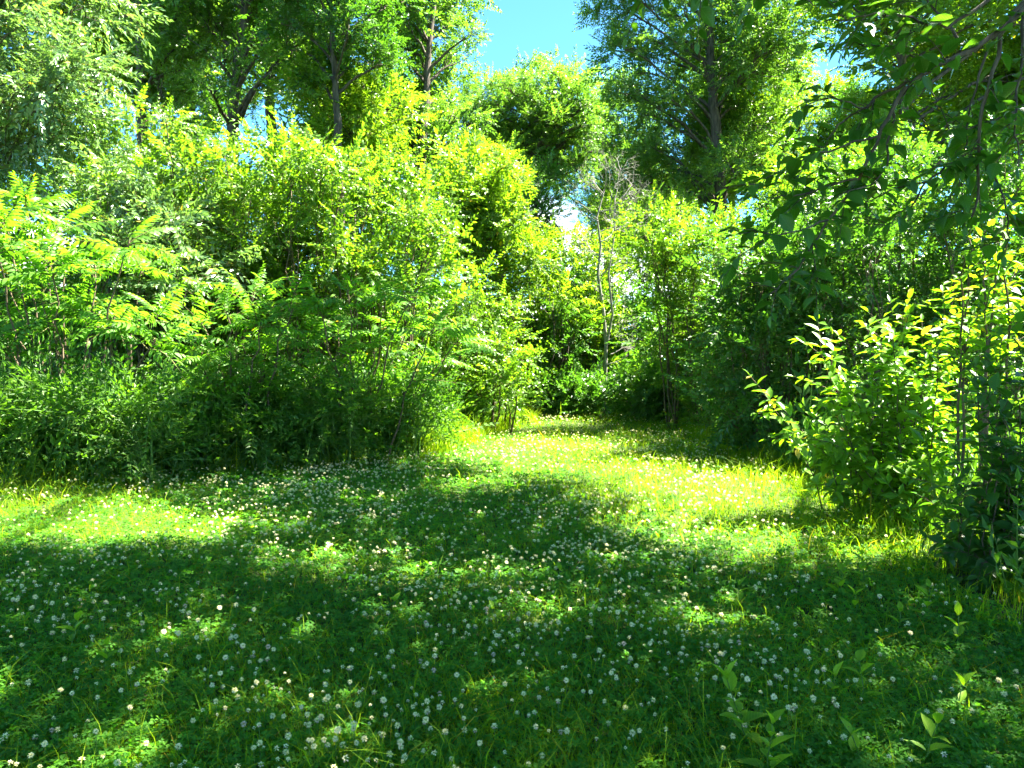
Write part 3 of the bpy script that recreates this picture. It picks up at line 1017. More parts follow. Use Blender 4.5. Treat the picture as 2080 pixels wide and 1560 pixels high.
def leaves_on(pts, rng, step, ll, t0=.25, opp=True, droop=.15, ang=60, up=.35):
    """Leaf frames along a shoot."""
    seg = np.linalg.norm(np.diff(pts, axis=0), axis=1)
    s = np.concatenate([[0], np.cumsum(seg)])
    tot = s[-1]
    at = np.arange(tot * t0, tot, step)
    out = []
    flip = rng.uniform(0, 6.28)
    for i, q in enumerate(at):
        p = np.array([np.interp(q, s, pts[:, k]) for k in range(3)])
        k = min(len(pts) - 2, int(np.searchsorted(s, q, 'right')) - 1)
        d = unit(pts[k + 1] - pts[k])
        x = np.cross(d, [0, 0, 1.0])
        x = unit(x) if np.linalg.norm(x) > .2 else np.array([math.cos(flip), math.sin(flip), 0])
        z = np.cross(x, d)
        roll = rng.normal(0, .45) + (i % 2) * (1.2 if opp and abs(d[2]) > .6 else .3)
        xr = x * math.cos(roll) + z * math.sin(roll)
        for sgn in ((1, -1) if opp else ((1,) if i % 2 else (-1,))):
            a = math.radians(ang + rng.uniform(-15, 15))
            D = xr * sgn * math.sin(a) + d * math.cos(a) + np.array([0, 0, -droop + rng.normal(0, .15)])
            Nn = np.array([rng.normal(0, .3), rng.normal(0, .3), 1.0]) + d * up
            tt = q / tot
            out.append((p, D, Nn, ll * rng.uniform(.75, 1.15) * (1.05 - .45 * max(0, tt - .6) / .4)))
    d = unit(pts[-1] - pts[-2])
    out.append((pts[-1], d, np.array([0, rng.normal(0, .3), 1.0]), ll * .6))
    return out


def leafy(root, base, leaves, mat, limit=300):
    """The leaves that show largest become leaf parts, the rest one foliage part."""
    P = np.array([l[0] for l in leaves]); D = np.array([l[1] for l in leaves])
    Nn = np.array([l[2] for l in leaves]); ln = np.array([l[3] for l in leaves])
    R = frame(D, Nn)
    q = to_px(P)
    inside = (q[:, 0] > -20) & (q[:, 0] < 2100) & (q[:, 1] > -20) & (q[:, 1] < 1580)
    score = np.where(inside, ln / q[:, 2], -1)
    order = np.argsort(-score)
    sel = [i for i in order[:limit] if inside[i]]
    ms = big_leaf(mat)
    for i in sel:
        place(ms[i % 4], root, base, P[i], R[i], ln[i])
    rest = np.setdiff1d(np.arange(len(P)), sel)
    if len(rest):
        V, Tt = leaf_verts('c', P[rest] - base, R[rest], ln[rest], ln[rest] * .48)
        add('foliage', mesh_np('foliage', V, Tt, [M[mat]], None, True), root, kind='stuff')


def shoot_bush(name, label, foot, tips, Y, seed, mat, ll, step, limit=300, r0=.007, side=3, group=None, t0=.16, cat='bush', fill=None, arch=.3):
    rng = np.random.default_rng(seed)
    base = np.array([foot[0], foot[1], 0.0])
    root = empty(name, base, label, cat, group)
    leaves = []
    for tp in tips:
        px, py = tp[0], tp[1]
        tip = W(px, py, Y + (tp[2] if len(tp) > 2 else rng.uniform(-.5, .5)))
        j = base + np.array([(tip[0] - base[0]) * rng.uniform(.1, .6), (tip[1] - base[1]) * rng.uniform(.1, .6), 0]) + np.array([rng.normal(0, .1), rng.normal(0, .1), -.02])
        mid = j * .4 + tip * .6
        mid[2] = max(j[2], tip[2] - .1) * .75 + .25 * tip[2] + arch * .3
        mid[:2] = j[:2] * .65 + tip[:2] * .35
        pts = wiggle(bez(j, mid, tip, 12), .012, rng)
        acc = Acc()
        tube(acc, pts - base, np.linspace(r0, r0 * .25, 12), 5)
        leaves += leaves_on(pts, rng, step, ll, t0)
        for k in range(side):
            i = rng.integers(4, 10)
            d = unit(pts[i + 1] - pts[i])
            s = unit(np.cross(d, rng.standard_normal(3)))
            e = pts[i] + (d * .7 + s * .7 + np.array([0, 0, .15])) * rng.uniform(.18, .42)
            sp_ = bez(pts[i], (pts[i] + e) / 2 + np.array([0, 0, .03]), e, 6)
            tube(acc, sp_ - base, np.linspace(r0 * .4, r0 * .18, 6), 4)
            leaves += leaves_on(sp_, rng, step, ll * .85, .2)
        add('stem', acc.mesh('stem', [M['bark_brown'] if mat != 'seedling' else M['stalk']], True), root)
    leafy(root, base, leaves, mat, limit)
    return root


f1 = G(1850, 1050)
tips1 = [(1618, 690), (1655, 735), (1750, 655), (1830, 640), (1800, 665), (1935, 570), (1880, 610), (1960, 640), (1538, 838), (1575, 880), (1665, 812), (1700, 860),
         (1640, 905), (1690, 945), (1720, 770), (1770, 745), (1840, 715), (1900, 690), (1940, 740), (1820, 790), (1880, 780), (1760, 830), (1800, 880), (1850, 850),
         (1910, 830), (1690, 1000), (1740, 1010), (1780, 960), (1840, 940), (1890, 920), (1950, 880), (1830, 1010), (1900, 990), (1960, 960), (1730, 910), (1660, 880),
         (1790, 1050), (1870, 1060), (1990, 800), (2010, 720)]
shoot_bush('bush', 'sunlit yellow-green bush with long leafy shoots at the right edge of the lawn', (f1[0], f1[1] + .2), tips1, 6.7, 90, 'bush', .158, .085, 300)
f2 = G(2060, 1190)
tips2 = [(1975, 745, .2), (1950, 800, .2), (2030, 680, .2), (2080, 720, 0), (2000, 800, -.1), (2040, 850, -.2), (1990, 900, 0), (2010, 950, -.2),
         (2070, 920, -.3), (1960, 990, .1), (1985, 1050, -.1), (1945, 1090, .1), (1965, 1130, -.2), (2040, 1090, -.3), (2000, 1150, -.3), (1975, 1180, -.3), (2060, 1160, -.3),
         (2100, 1000, 0), (2120, 800, 0), (2110, 1100, -.1), (2150, 700, 0), (1935, 1030, .3), (2050, 770, 0)]
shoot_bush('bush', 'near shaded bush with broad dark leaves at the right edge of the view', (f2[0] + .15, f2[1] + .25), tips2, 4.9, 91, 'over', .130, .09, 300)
f3 = W(1990, 700, 6.2)
shoot_bush('sapling', 'thin dark-stemmed sapling with lit leaves above the sunlit bush', (f3[0], 6.2), [(1975, 470), (1990, 520), (2040, 470), (2070, 540), (1955, 520), (2030, 590), (2075, 620), (2060, 420)],
           6.2, 92, 'bush', .135, .09, 300, r0=.014, cat='sapling', t0=.55)


# ------------------------------------------------------------------ the overhead trees, crowns shaped to shade the foreground, and the hanging branch
def overhead():
    rng = np.random.default_rng(95)
    s = SP['overhead']
    cot = 1 / math.tan(SUN_EL)
    gx, gy = (a.ravel() for a in np.meshgrid(np.arange(-8, 4.0, .222), np.arange(.3, 10.2, .222)))
    n = len(gx)
    gx, gy = gx + rng.uniform(-.13, .13, n), gy + rng.uniform(-.13, .13, n)
    z = np.maximum(rng.uniform(5.4, 9.8, n), 1.4 + .56 * (gy + 1.2) + rng.uniform(0, 1.2, n))
    P = np.stack([gx + SUN_AZ.x * z * cot, gy + SUN_AZ.y * z * cot, z], 1)  # leaf clumps set sunward of the ground spots they are meant to shade
    q = to_px(P)
    ok = (q[:, 1] < -75) | (P[:, 1] < .5)
    ok &= ~lit(gx, gy)  # crown gaps cut so sun falls inside the sunlit outlines
    for dx, dy in ((.12, 0), (-.12, 0), (0, .15), (0, -.15)):
        ok &= ~lit(gx + dx, gy + dy, LIT[:2])
    # the sunlit bush and the bright sumac stay in the sun
    for zz, (x0, x1, y0, y1) in ((2.2, (2.2, 5.5, 5.6, 8.0)), (1.2, (1.9, 5.0, 5.4, 7.8)), (3.0, (-7, -2.6, 8.4, 10.8))):
        hx = P[:, 0] - SUN_AZ.x * (z - zz) * cot
        hy = P[:, 1] - SUN_AZ.y * (z - zz) * cot
        ok &= ~((hx > x0) & (hx < x1) & (hy > y0) & (hy < y1))
    P = P[ok]
    feet = [np.array([6.4, 4.6, -.05]), np.array([1.6, -3.2, -.05])]
    heads = [np.array([5.0, 5.2, 9.5]), np.array([1.4, .6, 9.8])]
    own = np.array([0 if p[0] > 2.6 or p[1] > 6.2 and p[0] > 1.2 else 1 for p in P])
    labs = ['tree standing out of view on the right, its branch hanging into the upper right corner',
            'tree standing out of view behind the viewpoint, its leaf tips dangling at the top edge']
    roots = []
    for k in range(2):
        base = feet[k]
        root = empty('overhanging_tree', base, labs[k], 'tree', 'trees shading the front of the lawn')
        roots.append((root, base))
        a = Acc()
        tr = wiggle(bez(feet[k], feet[k] * .5 + heads[k] * .5 + (feet[k] - heads[k]) * np.array([.3, .3, -.1]), heads[k], 22), .03, rng)
        rad = np.linspace(.24, .06, 22)
        tube(a, tr - base, rad, 12, 0, .07, rng)
        add('trunk', a.mesh('trunk', [M['bark']], True), root)
        C = P[own == k]
        acc = Acc()
        idx = np.repeat(np.arange(len(C)), 3)
        p = C[idx] + rng.standard_normal((len(idx), 3)) * np.array([.14, .14, .12])
        D = unit(rng.standard_normal((len(idx), 3)) + np.array([0, 0, -.2]))
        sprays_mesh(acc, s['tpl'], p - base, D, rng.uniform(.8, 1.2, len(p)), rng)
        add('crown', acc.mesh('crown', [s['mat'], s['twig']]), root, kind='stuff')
        # limbs to groups of clumps
        left = list(range(len(C)))
        while left:
            i0 = left[0]
            d = np.linalg.norm(C[left] - C[i0], axis=1)
            grp = [left[j] for j in np.argsort(d)[:50]]
            left = [j for j in left if j not in grp]
            c = C[grp].mean(0)
            h = math.hypot(c[0] - base[0], c[1] - base[1])
            ii = int(np.argmin(np.abs(tr[:, 2] - np.clip(c[2] - .35 * h, 3.4, 9))))
            add('limb', limb_mesh(rng, tr[ii], c, min(rad[ii] * .5, .08), C[grp], M['bark'], base, max_sub=20, lift=.25), root)
    # --- the hanging branch of the first tree
    root, base = roots[0]
    Y = 3.9
    B = [  # photo pixels, depth offset, radius
        ([(2150, -60), (2080, 20), (1985, 95), (1900, 135), (1855, 165), (1800, 182), (1755, 220), (1715, 246)], 0, .016),
        ([(1715, 246), (1690, 268), (1672, 300), (1668, 335)], 0, .005),
        ([(1855, 165), (1815, 210), (1808, 270), (1800, 335), (1780, 370), (1700, 400)], .05, .009),
        ([(1840, 175), (1784, 276), (1743, 363), (1683, 447), (1650, 500), (1610, 560), (1560, 600)], -.08, .010),
        ([(2150, -60), (2060, 20), (2040, 60), (2005, 180), (1985, 290), (1988, 380), (1975, 440)], .12, .014),
        ([(2010, 90), (1975, 200), (1958, 300), (1945, 380)], .2, .007),
        ([(2150, 180), (2080, 215), (2030, 240), (1960, 265), (1900, 265), (1850, 235)], .25, .009),
        ([(2060, -40), (1932, 54), (1885, 47), (1834, 30), (1767, 32), (1700, 40)], -.1, .009),
        ([(1990, 300), (1930, 330), (1880, 370), (1800, 388), (1740, 420)], .1, .008),
        ([(1900, 135), (1850, 110), (1800, 95), (1740, 90), (1690, 100)], .1, .006),
        ([(1755, 220), (1700, 200), (1640, 205), (1600, 230)], .05, .005),
        ([(1784, 276), (1700, 300), (1620, 330), (1560, 360), (1520, 400)], -.05, .006),
        ([(1743, 363), (1660, 385), (1580, 400), (1520, 440)], .05, .006),
        ([(1683, 447), (1610, 470), (1550, 490), (1500, 520)], -.1, .005),
        ([(1650, 500), (1660, 560), (1640, 610)], .05, .004),
        ([(1945, 80), (1900, 20), (1850, -30)], .05, .008),
        ([(1767, 32), (1720, 10), (1650, 5), (1600, -15)], 0, .005),
        ([(1985, 290), (2030, 380), (2050, 460), (2040, 520)], .1, .007),
        ([(2080, 20), (2075, 140), (2060, 260), (2070, 340)], .0, .008),
        ([(1880, 370), (1850, 430), (1790, 470)], .1, .005),
        ([(1500, -160), (1460, -60), (1420, -15)], -.1, .007),
        ([(1500, -160), (1350, -70), (1290, -12)], -.1, .007),
        ([(1500, -160), (1560, -50), (1530, -5)], -.1, .006),
    ]
    top = W(2150, -60, Y)
    acc = Acc()
    st = np.array([5.9, 4.75, 4.6])
    tube(acc, wiggle(bez(st, (st + top) / 2 + np.array([-.2, 0, .5]), top, 12), .015, rng) - base, np.linspace(.06, .018, 12), 8)
    st2 = W(1500, -160, Y - .1)
    tube(acc, wiggle(bez(st, np.array([3.4, 4.6, 5.0]), st2, 12), .015, rng) - base, np.linspace(.045, .009, 12), 7)
    add('branch', acc.mesh('branch', [M['bark']], True), root)
    leaves = []
    for pp, off, r in B:
        pts = np.array([W(a, b, Y + off + .10 * math.sin(i * 1.3 + a * .01)) for i, (a, b) in enumerate(pp)])
        t = np.linspace(0, 1, len(pts)); tt = np.linspace(0, 1, 3 * len(pts))
        pts = wiggle(np.stack([np.interp(tt, t, pts[:, k]) for k in range(3)], 1), .006, rng)
        acc = Acc()
        tube(acc, pts - base, np.linspace(r, r * .35, len(pts)), 6)
        leaves += leaves_on(pts, rng, .07, .112, .25, False, .15, 60, .1)
        ln = np.linalg.norm(pts[-1] - pts[0])
        for k in range(max(3, int(ln * 9))):
            i = rng.integers(len(pts) // 3, len(pts) - 1)
            d = unit(pts[i + 1] - pts[i])
            sd = unit(np.cross(d, rng.standard_normal(3)))
            e = pts[i] + (d * .6 + sd * .7 + np.array([-.15, 0, -.02])) * rng.uniform(.12, .30)
            tw = bez(pts[i], (pts[i] + e) / 2 + np.array([0, 0, .03]), e, 5)
            tube(acc, tw - base, np.linspace(.003, .0014, 5), 4)
            leaves += leaves_on(tw, rng, .048, .108, .2, False, .15, 60, .1)
        add('branch', acc.mesh('branch', [M['bark']], True), root)
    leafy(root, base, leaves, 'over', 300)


overhead()


# ------------------------------------------------------------------ lawn: grass, clover, flowers
def sample_lawn(n, rng, y0=1.9, y1=19.8, power=1.0):
    u = rng.uniform(0, 1, n)
    if power == 1.0:
        y = y0 * (y1 / y0) ** u
    else:
        a = 1 - power
        y = (y0 ** a + u * (y1 ** a - y0 ** a)) ** (1 / a)
    x = rng.uniform(-1, 1, n) * (.74 * y + .35)
    k = in_poly(x, y, LAWN)
    return x[k], y[k]


def blades(x, y, h, w, rng, lean=.35):
    n = len(x)
    a = rng.uniform(0, 6.283, n)
    b = rng.uniform(0, 6.283, n)
    ld = np.stack([np.cos(a), np.sin(a), np.zeros(n)], 1) * (lean * rng.uniform(.2, 1.6, n) * h)[:, None]
    sd = np.stack([np.cos(b), np.sin(b), np.zeros(n)], 1) * (w * .5)[:, None]
    P = np.stack([x, y, gz(x, y) - .005], 1)
    up = np.zeros((n, 3)); up[:, 2] = h
    V = np.stack([P - sd, P + sd, P - sd * .8 + ld * .35 + up * .62, P + sd * .8 + ld * .35 + up * .62, P + ld + up * .95], 1)
    Tt = np.array([(0, 1, 3), (0, 3, 2), (2, 3, 4)])
    return V.reshape(-1, 3), (Tt[None] + (np.arange(n) * 5)[:, None, None]).reshape(-1, 3)


def grassy(x, y):
    """0 clover patch .. 1 grass: more grass along the bright strip and the right edge."""
    g = .25 + .5 * wave(x, y, .9, 2.0)
    g = g + .6 * np.clip((x + .4) / 1.8, 0, 1) * np.clip((y - 4.6) / 2.5, 0, 1) + .25 * np.clip((y - 9) / 4, 0, 1)
    g = g + .3 * np.clip((-2.6 - x) / 2, 0, 1) * np.clip((y - 5.6) / 1.5, 0, 1)
    return np.clip(g, 0, 1)


def lawn():
    rng = np.random.default_rng(101)
    # grass
    x, y = sample_lawn(165000, rng)
    k = rng.uniform(0, 1, len(x)) < .16 + .84 * grassy(x, y)
    x, y = x[k], y[k]
    lod = np.clip(y / 3.2, 1, 9) ** .45
    h = rng.gamma(5, .2, len(x)) * (.055 + .05 * grassy(x, y)) * lod ** .3
    V, Tt = blades(x, y, h, .0036 * lod * rng.uniform(.7, 1.3, len(x)), rng, .95)
    add('grass', mesh_np('grass', V, Tt, [M['grass']]), kind='stuff', label='short grass growing through the clover lawn', category='grass')
    # clover leaves
    x, y = sample_lawn(175000, rng)
    k = rng.uniform(0, 1, len(x)) < 1.12 - .95 * grassy(x, y)
    x, y = x[k], y[k]
    n = len(x)
    lod = np.clip(y / 3.0, 1, 9) ** .5
    hz = rng.uniform(.025, .085, n) + .02 * wave(x, y, 3.0, 5)
    C = np.stack([x, y, gz(x, y) + hz], 1)
    nrm = unit(np.array([0, 0, 1.0]) + rng.normal(0, .38, (n, 3)))
    a0 = rng.uniform(0, 6.283, n)
    ref = np.stack([np.cos(a0), np.sin(a0), np.zeros(n)], 1)
    e1 = unit(np.cross(nrm, ref)); e2 = np.cross(nrm, e1)
    sz = .0185 * lod * rng.uniform(.65, 1.25, n)
    acc = Acc()
    for j in range(3):
        th = j * 2.094
        d = e1 * math.cos(th) + e2 * math.sin(th) - nrm * .12
        V, Tt = leaf_verts('v', C, frame(d, nrm), sz, sz * .92)
        acc.add(V, Tt, 0)
    # leaf stalks of the nearest ones
    near = np.where(y < 4.2)[0][::2]
    r = .0008
    B0 = C[near].copy(); B0[:, 2] -= hz[near]
    V = np.stack([B0 + np.array([r, 0, 0]), B0 - np.array([r, 0, 0]), C[near]], 1).reshape(-1, 3)
    acc.add(V, np.arange(len(V)).reshape(-1, 3), 1)
    add('clover', acc.mesh('clover', [M['clover'], M['stalk']]), kind='stuff', label='low carpet of three-part clover leaves on the lawn', category='clover')


lawn()


def flower_tpl(seed, nf, droop):
    """Clover head: florets round a small core; unit radius, centre at the origin. material 0 petals, 1 lower (fading) florets."""
    rng = np.random.default_rng(seed)
    i = np.arange(nf) + .5
    zz = 1 - i / nf * 1.45
    th = i * 2.39996 + rng.uniform(0, 6)
    rr = np.sqrt(np.clip(1 - zz * zz, 0, 1))
    D = np.stack([rr * np.cos(th), rr * np.sin(th), zz * .9], 1) + rng.normal(0, .10, (nf, 3))
    D = unit(D)
    low = zz < -.12
    D[low] += np.array([0, 0, -.25 - droop])
    D = unit(D)
    P = D * .28
    ln = np.full(nf, .74) * rng.uniform(.85, 1.12, nf)
    Nn = np.array([0, 0, 1.0]) + rng.normal(0, .2, (nf, 3)) - D * .3
    wdt = .75 if nf < 14 else .46
    V, Tt = leaf_verts('b' if nf > 20 else 'a', P, frame(D, Nn), ln, ln * wdt)
    per = 4 if nf > 20 else 2
    mi = np.repeat(np.where(low, 1, 0), per)
    return V, Tt, mi


def flowers():
    rng = np.random.default_rng(111)
    # where the heads stand: in loose patches, thin at the lower right, thick left of centre and in the strip
    n = 64000
    y = np.sqrt(rng.uniform(2.2 ** 2, 17.5 ** 2, n))
    x = rng.uniform(-1, 1, n) * (.72 * y + .3)
    k = in_poly(x, y, LAWN)
    x, y = x[k], y[k]
    q = to_px(np.stack([x, y, np.full(len(x), .1)], 1))
    d = .09 + 1.7 * wave(x, y, 2.1, 1.0) ** 1.8 * (.25 + .95 * wave(x, y, 7.0, 3.0) ** 1.5)
    d *= 1 - .62 * np.clip((q[:, 0] - 1300) / 500, 0, 1) * (q[:, 1] > 1120)
    d *= 1 - .80 * np.clip((q[:, 0] - 1450) / 200, 0, 1) * (q[:, 1] < 1120)
    d *= np.where((q[:, 0] < 420) & (q[:, 1] < 1110), .45, 1)
    d *= np.where((q[:, 1] < 1000) & (q[:, 0] > 880), .42, 1) * np.where((q[:, 1] < 900), .6, 1)
    k = rng.uniform(0, 1, len(x)) < d
    x, y, q = x[k], y[k], q[k]
    n = len(x)
    hgt = rng.uniform(.085, .15, n)
    R = (.0056 + .0088 * rng.beta(2.0, 1.7, n)) * np.clip(y / 3.2, 1, 4) ** .3
    P = np.stack([x, y, gz(x, y) + hgt], 1)
    lean = rng.normal(0, .02, (n, 2))
    inside = (q[:, 0] > 12) & (q[:, 0] < 2068) & (q[:, 1] < 1545)
    score = np.where(inside, R / q[:, 2], -1)
    order = np.argsort(-score)
    sel = order[:300]
    heads = []
    for s in range(5):
        V, Tt, mi = flower_tpl(120 + s, 48, .1 + .15 * (s % 3))
        heads.append(mesh_np('flower_head', V, Tt, [M['petal'], M['petal_pink'] if s in (1, 3) else M['petal']], mi, False))
    V, Tt, mi = flower_tpl(130, 30, .9)
    brown = mesh_np('flower_head', V, Tt, [M['petal_pink'], M['petal_pink']], mi, False)
    acc = Acc()
    tube(acc, np.array([(0, 0, -1.0), (.03, .02, -.6), (.02, -.02, -.3), (0, 0, 0)]), np.array([.011, .010, .009, .008]), 4)
    stem = acc.mesh('stem', [M['stalk']], True)
    named = {}
    for i in sel:
        px, py = q[i, 0], q[i, 1]
        faded = rng.uniform() < .04
        zone = ['far left', 'left of centre', 'near middle, left', 'near middle, right', 'right of centre', 'far right'][min(5, int(px / 347))]
        row = 'at bottom edge' if py > 1440 else ('above bottom edge' if py > 1330 else 'farther up lawn')
        nb = int((np.hypot(x - x[i], y - y[i]) < .09).sum()) - 1
        stand = 'solitary' if nb == 0 else ('paired' if nb == 1 else 'clustered')
        size = 'small' if R[i] < .0104 else ('plump' if R[i] > .0121 else 'middling')
        lab = f"{'fading brownish' if faded else size + ' white'} {stand} clover flower, {zone}, {row}"
        named.setdefault(lab, []).append((px, i, faded, zone, row))
    ordinal = ('first second third fourth fifth sixth seventh eighth ninth tenth eleventh twelfth thirteenth fourteenth fifteenth sixteenth '
               'seventeenth eighteenth nineteenth twentieth').split()
    single = []
    for lab, mem in named.items():
        mem.sort()
        for k, (px, i, faded, zone, row) in enumerate(mem):
            tail = '' if len(mem) == 1 else (f', {ordinal[k]} such from left' if k < 20 else ', among the rightmost such')
            single.append((i, faded, zone, row, lab + tail))
    for i, faded, zone, row, lab in single:
        b = np.array([x[i], y[i], gz(x[i], y[i])])
        root = empty('clover_flower', b, lab, 'flower', f'clover flowers {zone}, {row}')
        h = add('flower_head', brown if faded else heads[i % 5], root)
        h.location = (lean[i, 0], lean[i, 1], hgt[i])
        h.rotation_euler = (rng.normal(0, .25), rng.normal(0, .25), rng.uniform(0, 6.28))
        s = R[i]
        h.scale = (s, s, s * .92)
        st = add('stem', stem, root)
        st.location = (lean[i, 0], lean[i, 1], hgt[i])
        st.scale = (.12, .12, hgt[i])
    rest = np.setdiff1d(np.arange(n), sel)
    tp = [flower_tpl(140 + s, 13, .2) for s in range(4)]
    acc = Acc()
    far = y[rest] > 0
    for v in range(4):
        ix = rest[np.arange(len(rest)) % 4 == v]
        V, Tt, mi = tp[v]
        a = rng.uniform(0, 6.28, len(ix))
        c, s = np.cos(a), np.sin(a)
        Rz = np.zeros((len(ix), 3, 3))
        Rz[:, 0, 0] = c; Rz[:, 0, 1] = -s; Rz[:, 1, 0] = s; Rz[:, 1, 1] = c; Rz[:, 2, 2] = .92
        o = np.einsum('nij,kj->nki', Rz, V) * R[ix][:, None, None] + P[ix][:, None]
        pink = (rng.uniform(0, 1, len(ix)) < .3)
        m2 = np.where(np.repeat(pink, len(Tt)), np.tile(mi, len(ix)), 0)
        acc.add(o.reshape(-1, 3), (Tt[None] + (np.arange(len(ix)) * len(V))[:, None, None]).reshape(-1, 3), m2)
    B0 = P[rest].copy(); B0[:, 2] -= hgt[rest]
    r = .0012
    V = np.stack([B0 + np.array([r, 0, 0]), B0 - np.array([r, 0, 0]), P[rest]], 1).reshape(-1, 3)
    acc.add(V, np.arange(len(V)).reshape(-1, 3), 2)
    add('clover_blossom', acc.mesh('clover_blossom', [M['petal'], M['petal_pink'], M['stalk']]), kind='stuff',
        label='countless small white clover blossoms over the rest of the lawn', category='clover blossom')


flowers()


# ------------------------------------------------------------------ taller grass and weeds along the edges
def along(edge, n, rng, d0, d1):
    e = np.array(edge)
    seg = np.linalg.norm(np.diff(e, axis=0), axis=1)
    s = np.concatenate([[0], np.cumsum(seg)])
    q = rng.uniform(0, s[-1], n)
    k = np.clip(np.searchsorted(s, q, 'right') - 1, 0, len(e) - 2)
    t = ((q - s[k]) / seg[k])[:, None]
    p = e[k] * (1 - t) + e[k + 1] * t
    d = e[k + 1] - e[k]
    nr = np.stack([-d[:, 1], d[:, 0]], 1) / seg[k][:, None]
    return p + nr * rng.uniform(d0, d1, n)[:, None]


def edges():
    rng = np.random.default_rng(131)
    a = along(LEFT_EDGE, 15000, rng, -.1, 1.6)
    b = along(RIGHT_EDGE, 12000, rng, -.25, .9)
    c = along(LEFT_EDGE[4:7], 9000, rng, -.6, .8)
    p = np.concatenate([a, b, c])
    q = to_px(np.stack([p[:, 0], p[:, 1], np.zeros(len(p))], 1))
    k = (q[:, 0] > -150) & (q[:, 0] < 2200) & (p[:, 1] > 2.5)
    p = p[k]
    h = np.where(p[:, 0] > 1.5, .62, 1.0) * rng.gamma(6, 1 / 6, len(p)) * (.16 + .2 * wave(p[:, 0], p[:, 1], 1.3, 7))
    V, Tt = blades(p[:, 0], p[:, 1], h, rng.uniform(.005, .011, len(p)), rng, .5)
    add('tall_grass', mesh_np('tall_grass', V, Tt, [M['grass']]), kind='stuff', label='taller unmown grass along both edges of the lawn', category='tall grass')
    acc = Acc()
    a = along(LEFT_EDGE, 5200, rng, -.12, 3.0)
    b = along(RIGHT_EDGE, 1300, rng, .1, 2.0)
    p = np.concatenate([a, b])
    q = to_px(np.stack([p[:, 0], p[:, 1], np.zeros(len(p))], 1))
    k = (q[:, 0] > -200) & (q[:, 0] < 2250) & (p[:, 1] > 3.2)
    p = p[k]
    P = np.stack([p[:, 0], p[:, 1], gz(p[:, 0], p[:, 1])], 1)
    D = unit(np.array([0, 0, 1.0]) + rng.normal(0, .28, (len(P), 3)))
    sprays_mesh(acc, SP['weed']['tpl'], P, D, rng.uniform(.45, 1.15, len(P)) * (.7 + 1.5 * wave(P[:, 0], P[:, 1], 1.1, 4) ** 1.6), rng, 1.0)
    add('undergrowth', acc.mesh('undergrowth', [M['weed'], M['stalk']]), kind='stuff', label='leafy green undergrowth at the foot of the shrubs', category='undergrowth')


edges()


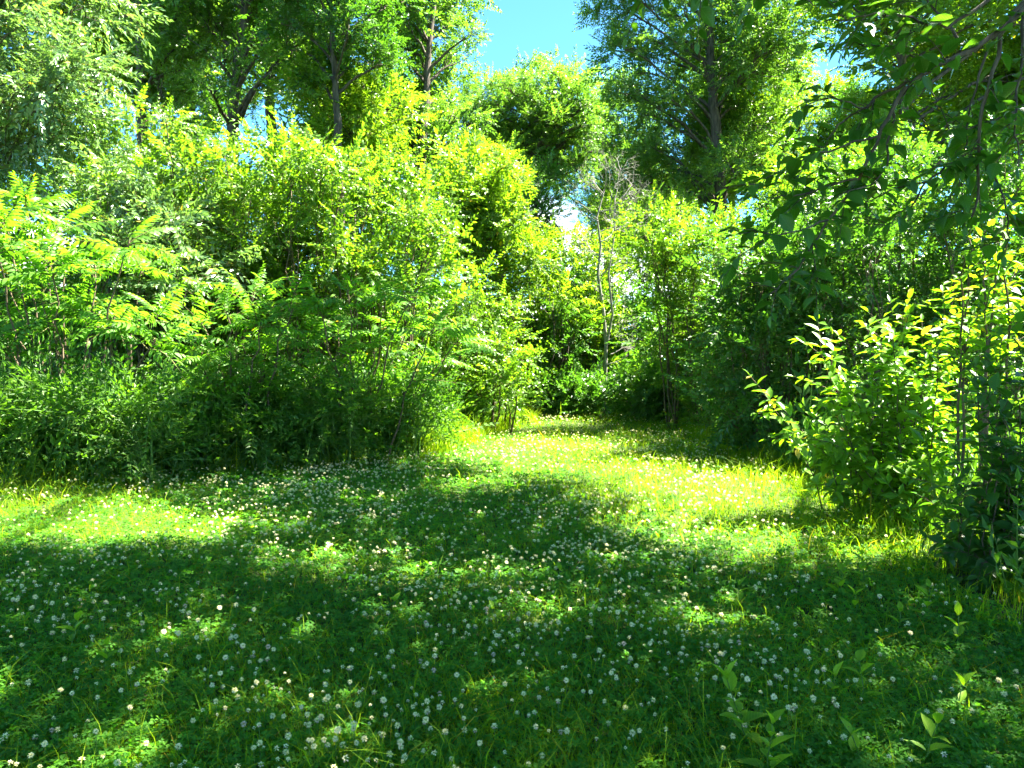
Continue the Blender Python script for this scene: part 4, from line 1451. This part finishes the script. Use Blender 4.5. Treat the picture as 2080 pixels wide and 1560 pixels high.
# ------------------------------------------------------------------ single seedlings standing above the clover
def seedlings():
    rng = np.random.default_rng(151)
    where = [   # foot pixel, height in photo pixels, label
        (1532, 1530, 165, 'tall pale green seedling with paired leaves near the bottom edge, right of centre'),
        (1560, 1600, 130, 'pale green seedling cut by the bottom edge beside the tall seedling'),
        (1752, 1452, 100, 'upright seedling with three leaf tiers among clover at the lower right'),
        (1685, 1442, 62, 'small two-leaved seedling left of the three-tiered one'),
        (1940, 1480, 80, 'seedling with narrow leaves near the lower right corner'),
        (1858, 1590, 120, 'bright broad-leaved seedling at the bottom edge, lower right'),
        (1740, 1580, 70, 'low seedling at the bottom edge right of the tall seedling'),
        (1942, 1330, 85, 'leafy seedling under the near shaded bush'),
        (1880, 1265, 75, 'seedling standing in shade left of the near shaded bush'),
        (1700, 1215, 72, 'bushy seedling at the shadow edge below the sunlit bush'),
        (1757, 1200, 75, 'bushy seedling just right of another at the shadow edge below the sunlit bush'),
        (1808, 1150, 55, 'seedling closest to the foot of the sunlit bush'),
        (1735, 1255, 55, 'short paired-leaf seedling below the two bushy seedlings'),
        (1505, 1238, 62, 'leafy seedling in the dappled light right of centre'),
        (1820, 1290, 50, 'small seedling right of the short paired-leaf seedling'),
        (1355, 1135, 42, 'small seedling below the bright strip, right of centre'),
        (1402, 1115, 40, 'small seedling touching the shadow of the bright strip'),
        (1128, 1200, 38, 'single small seedling in the middle of the shaded clover'),
        (1015, 1290, 45, 'sunlit seedling in the small bright patch at the centre of the lawn'),
        (800, 1270, 42, 'small bright seedling left of the centre of the lawn'),
        (622, 1345, 62, 'leafy seedling standing alone left of centre in the foreground'),
        (588, 1315, 38, 'two-leaved seedling just left of the lone leafy one'),
        (395, 1265, 42, 'small pale seedling in the shaded clover at left'),
        (132, 1355, 70, 'pale seedling near the left edge in the foreground'),
        (215, 1395, 62, 'pale seedling right of the one near the left edge'),
        (660, 1120, 42, 'bright seedling behind the small sunlit clover patch at left'),
        (502, 1085, 45, 'thin seedling beside the bright patch on the left'),
        (965, 1150, 42, 'pale two-leaved seedling in the shade above the centre'),
    ]
    ms = big_leaf('seedling')
    for px, py, hp, lab in where:
        f = G(px, py)
        f[2] = float(gz(f[0], f[1]))
        h = hp * f[1] / F * .95 + .03
        root = empty('seedling', f, lab, 'seedling', 'seedlings standing in the lawn')
        top = f + np.array([rng.normal(0, .2) * h, rng.normal(0, .2) * h, h])
        pts = wiggle(bez(f - np.array([0, 0, .01]), (f + top) / 2 + np.array([rng.normal(0, .01), 0, 0]), top, 7), .002, rng)
        acc = Acc()
        tube(acc, pts - f, np.linspace(.0032, .0014, 7), 5)
        add('stem', acc.mesh('stem', [M['stalk']], True), root)
        tiers = max(2, int(round(h / .05)))
        for k in range(tiers):
            t = .3 + .68 * k / max(1, tiers - 1)
            p = pts[0] * (1 - t) + pts[-1] * t
            a0 = rng.uniform(0, 6.28) if k == 0 else a0 + 1.57 + rng.normal(0, .4)
            for s in (0, math.pi):
                el = .25 + .75 * t + rng.normal(0, .22)
                D = np.array([[math.cos(a0 + s) * math.cos(el), math.sin(a0 + s) * math.cos(el), math.sin(el)]])
                Nn = np.array([[-math.cos(a0 + s) * .8, -math.sin(a0 + s) * .8, 1.0]])
                ln = min(.095, .048 + h * .18) * rng.uniform(.6, 1.25) * (1.1 - .35 * t)
                place(ms[rng.integers(0, 4)], root, f, p, frame(D, Nn)[0], ln)


seedlings()
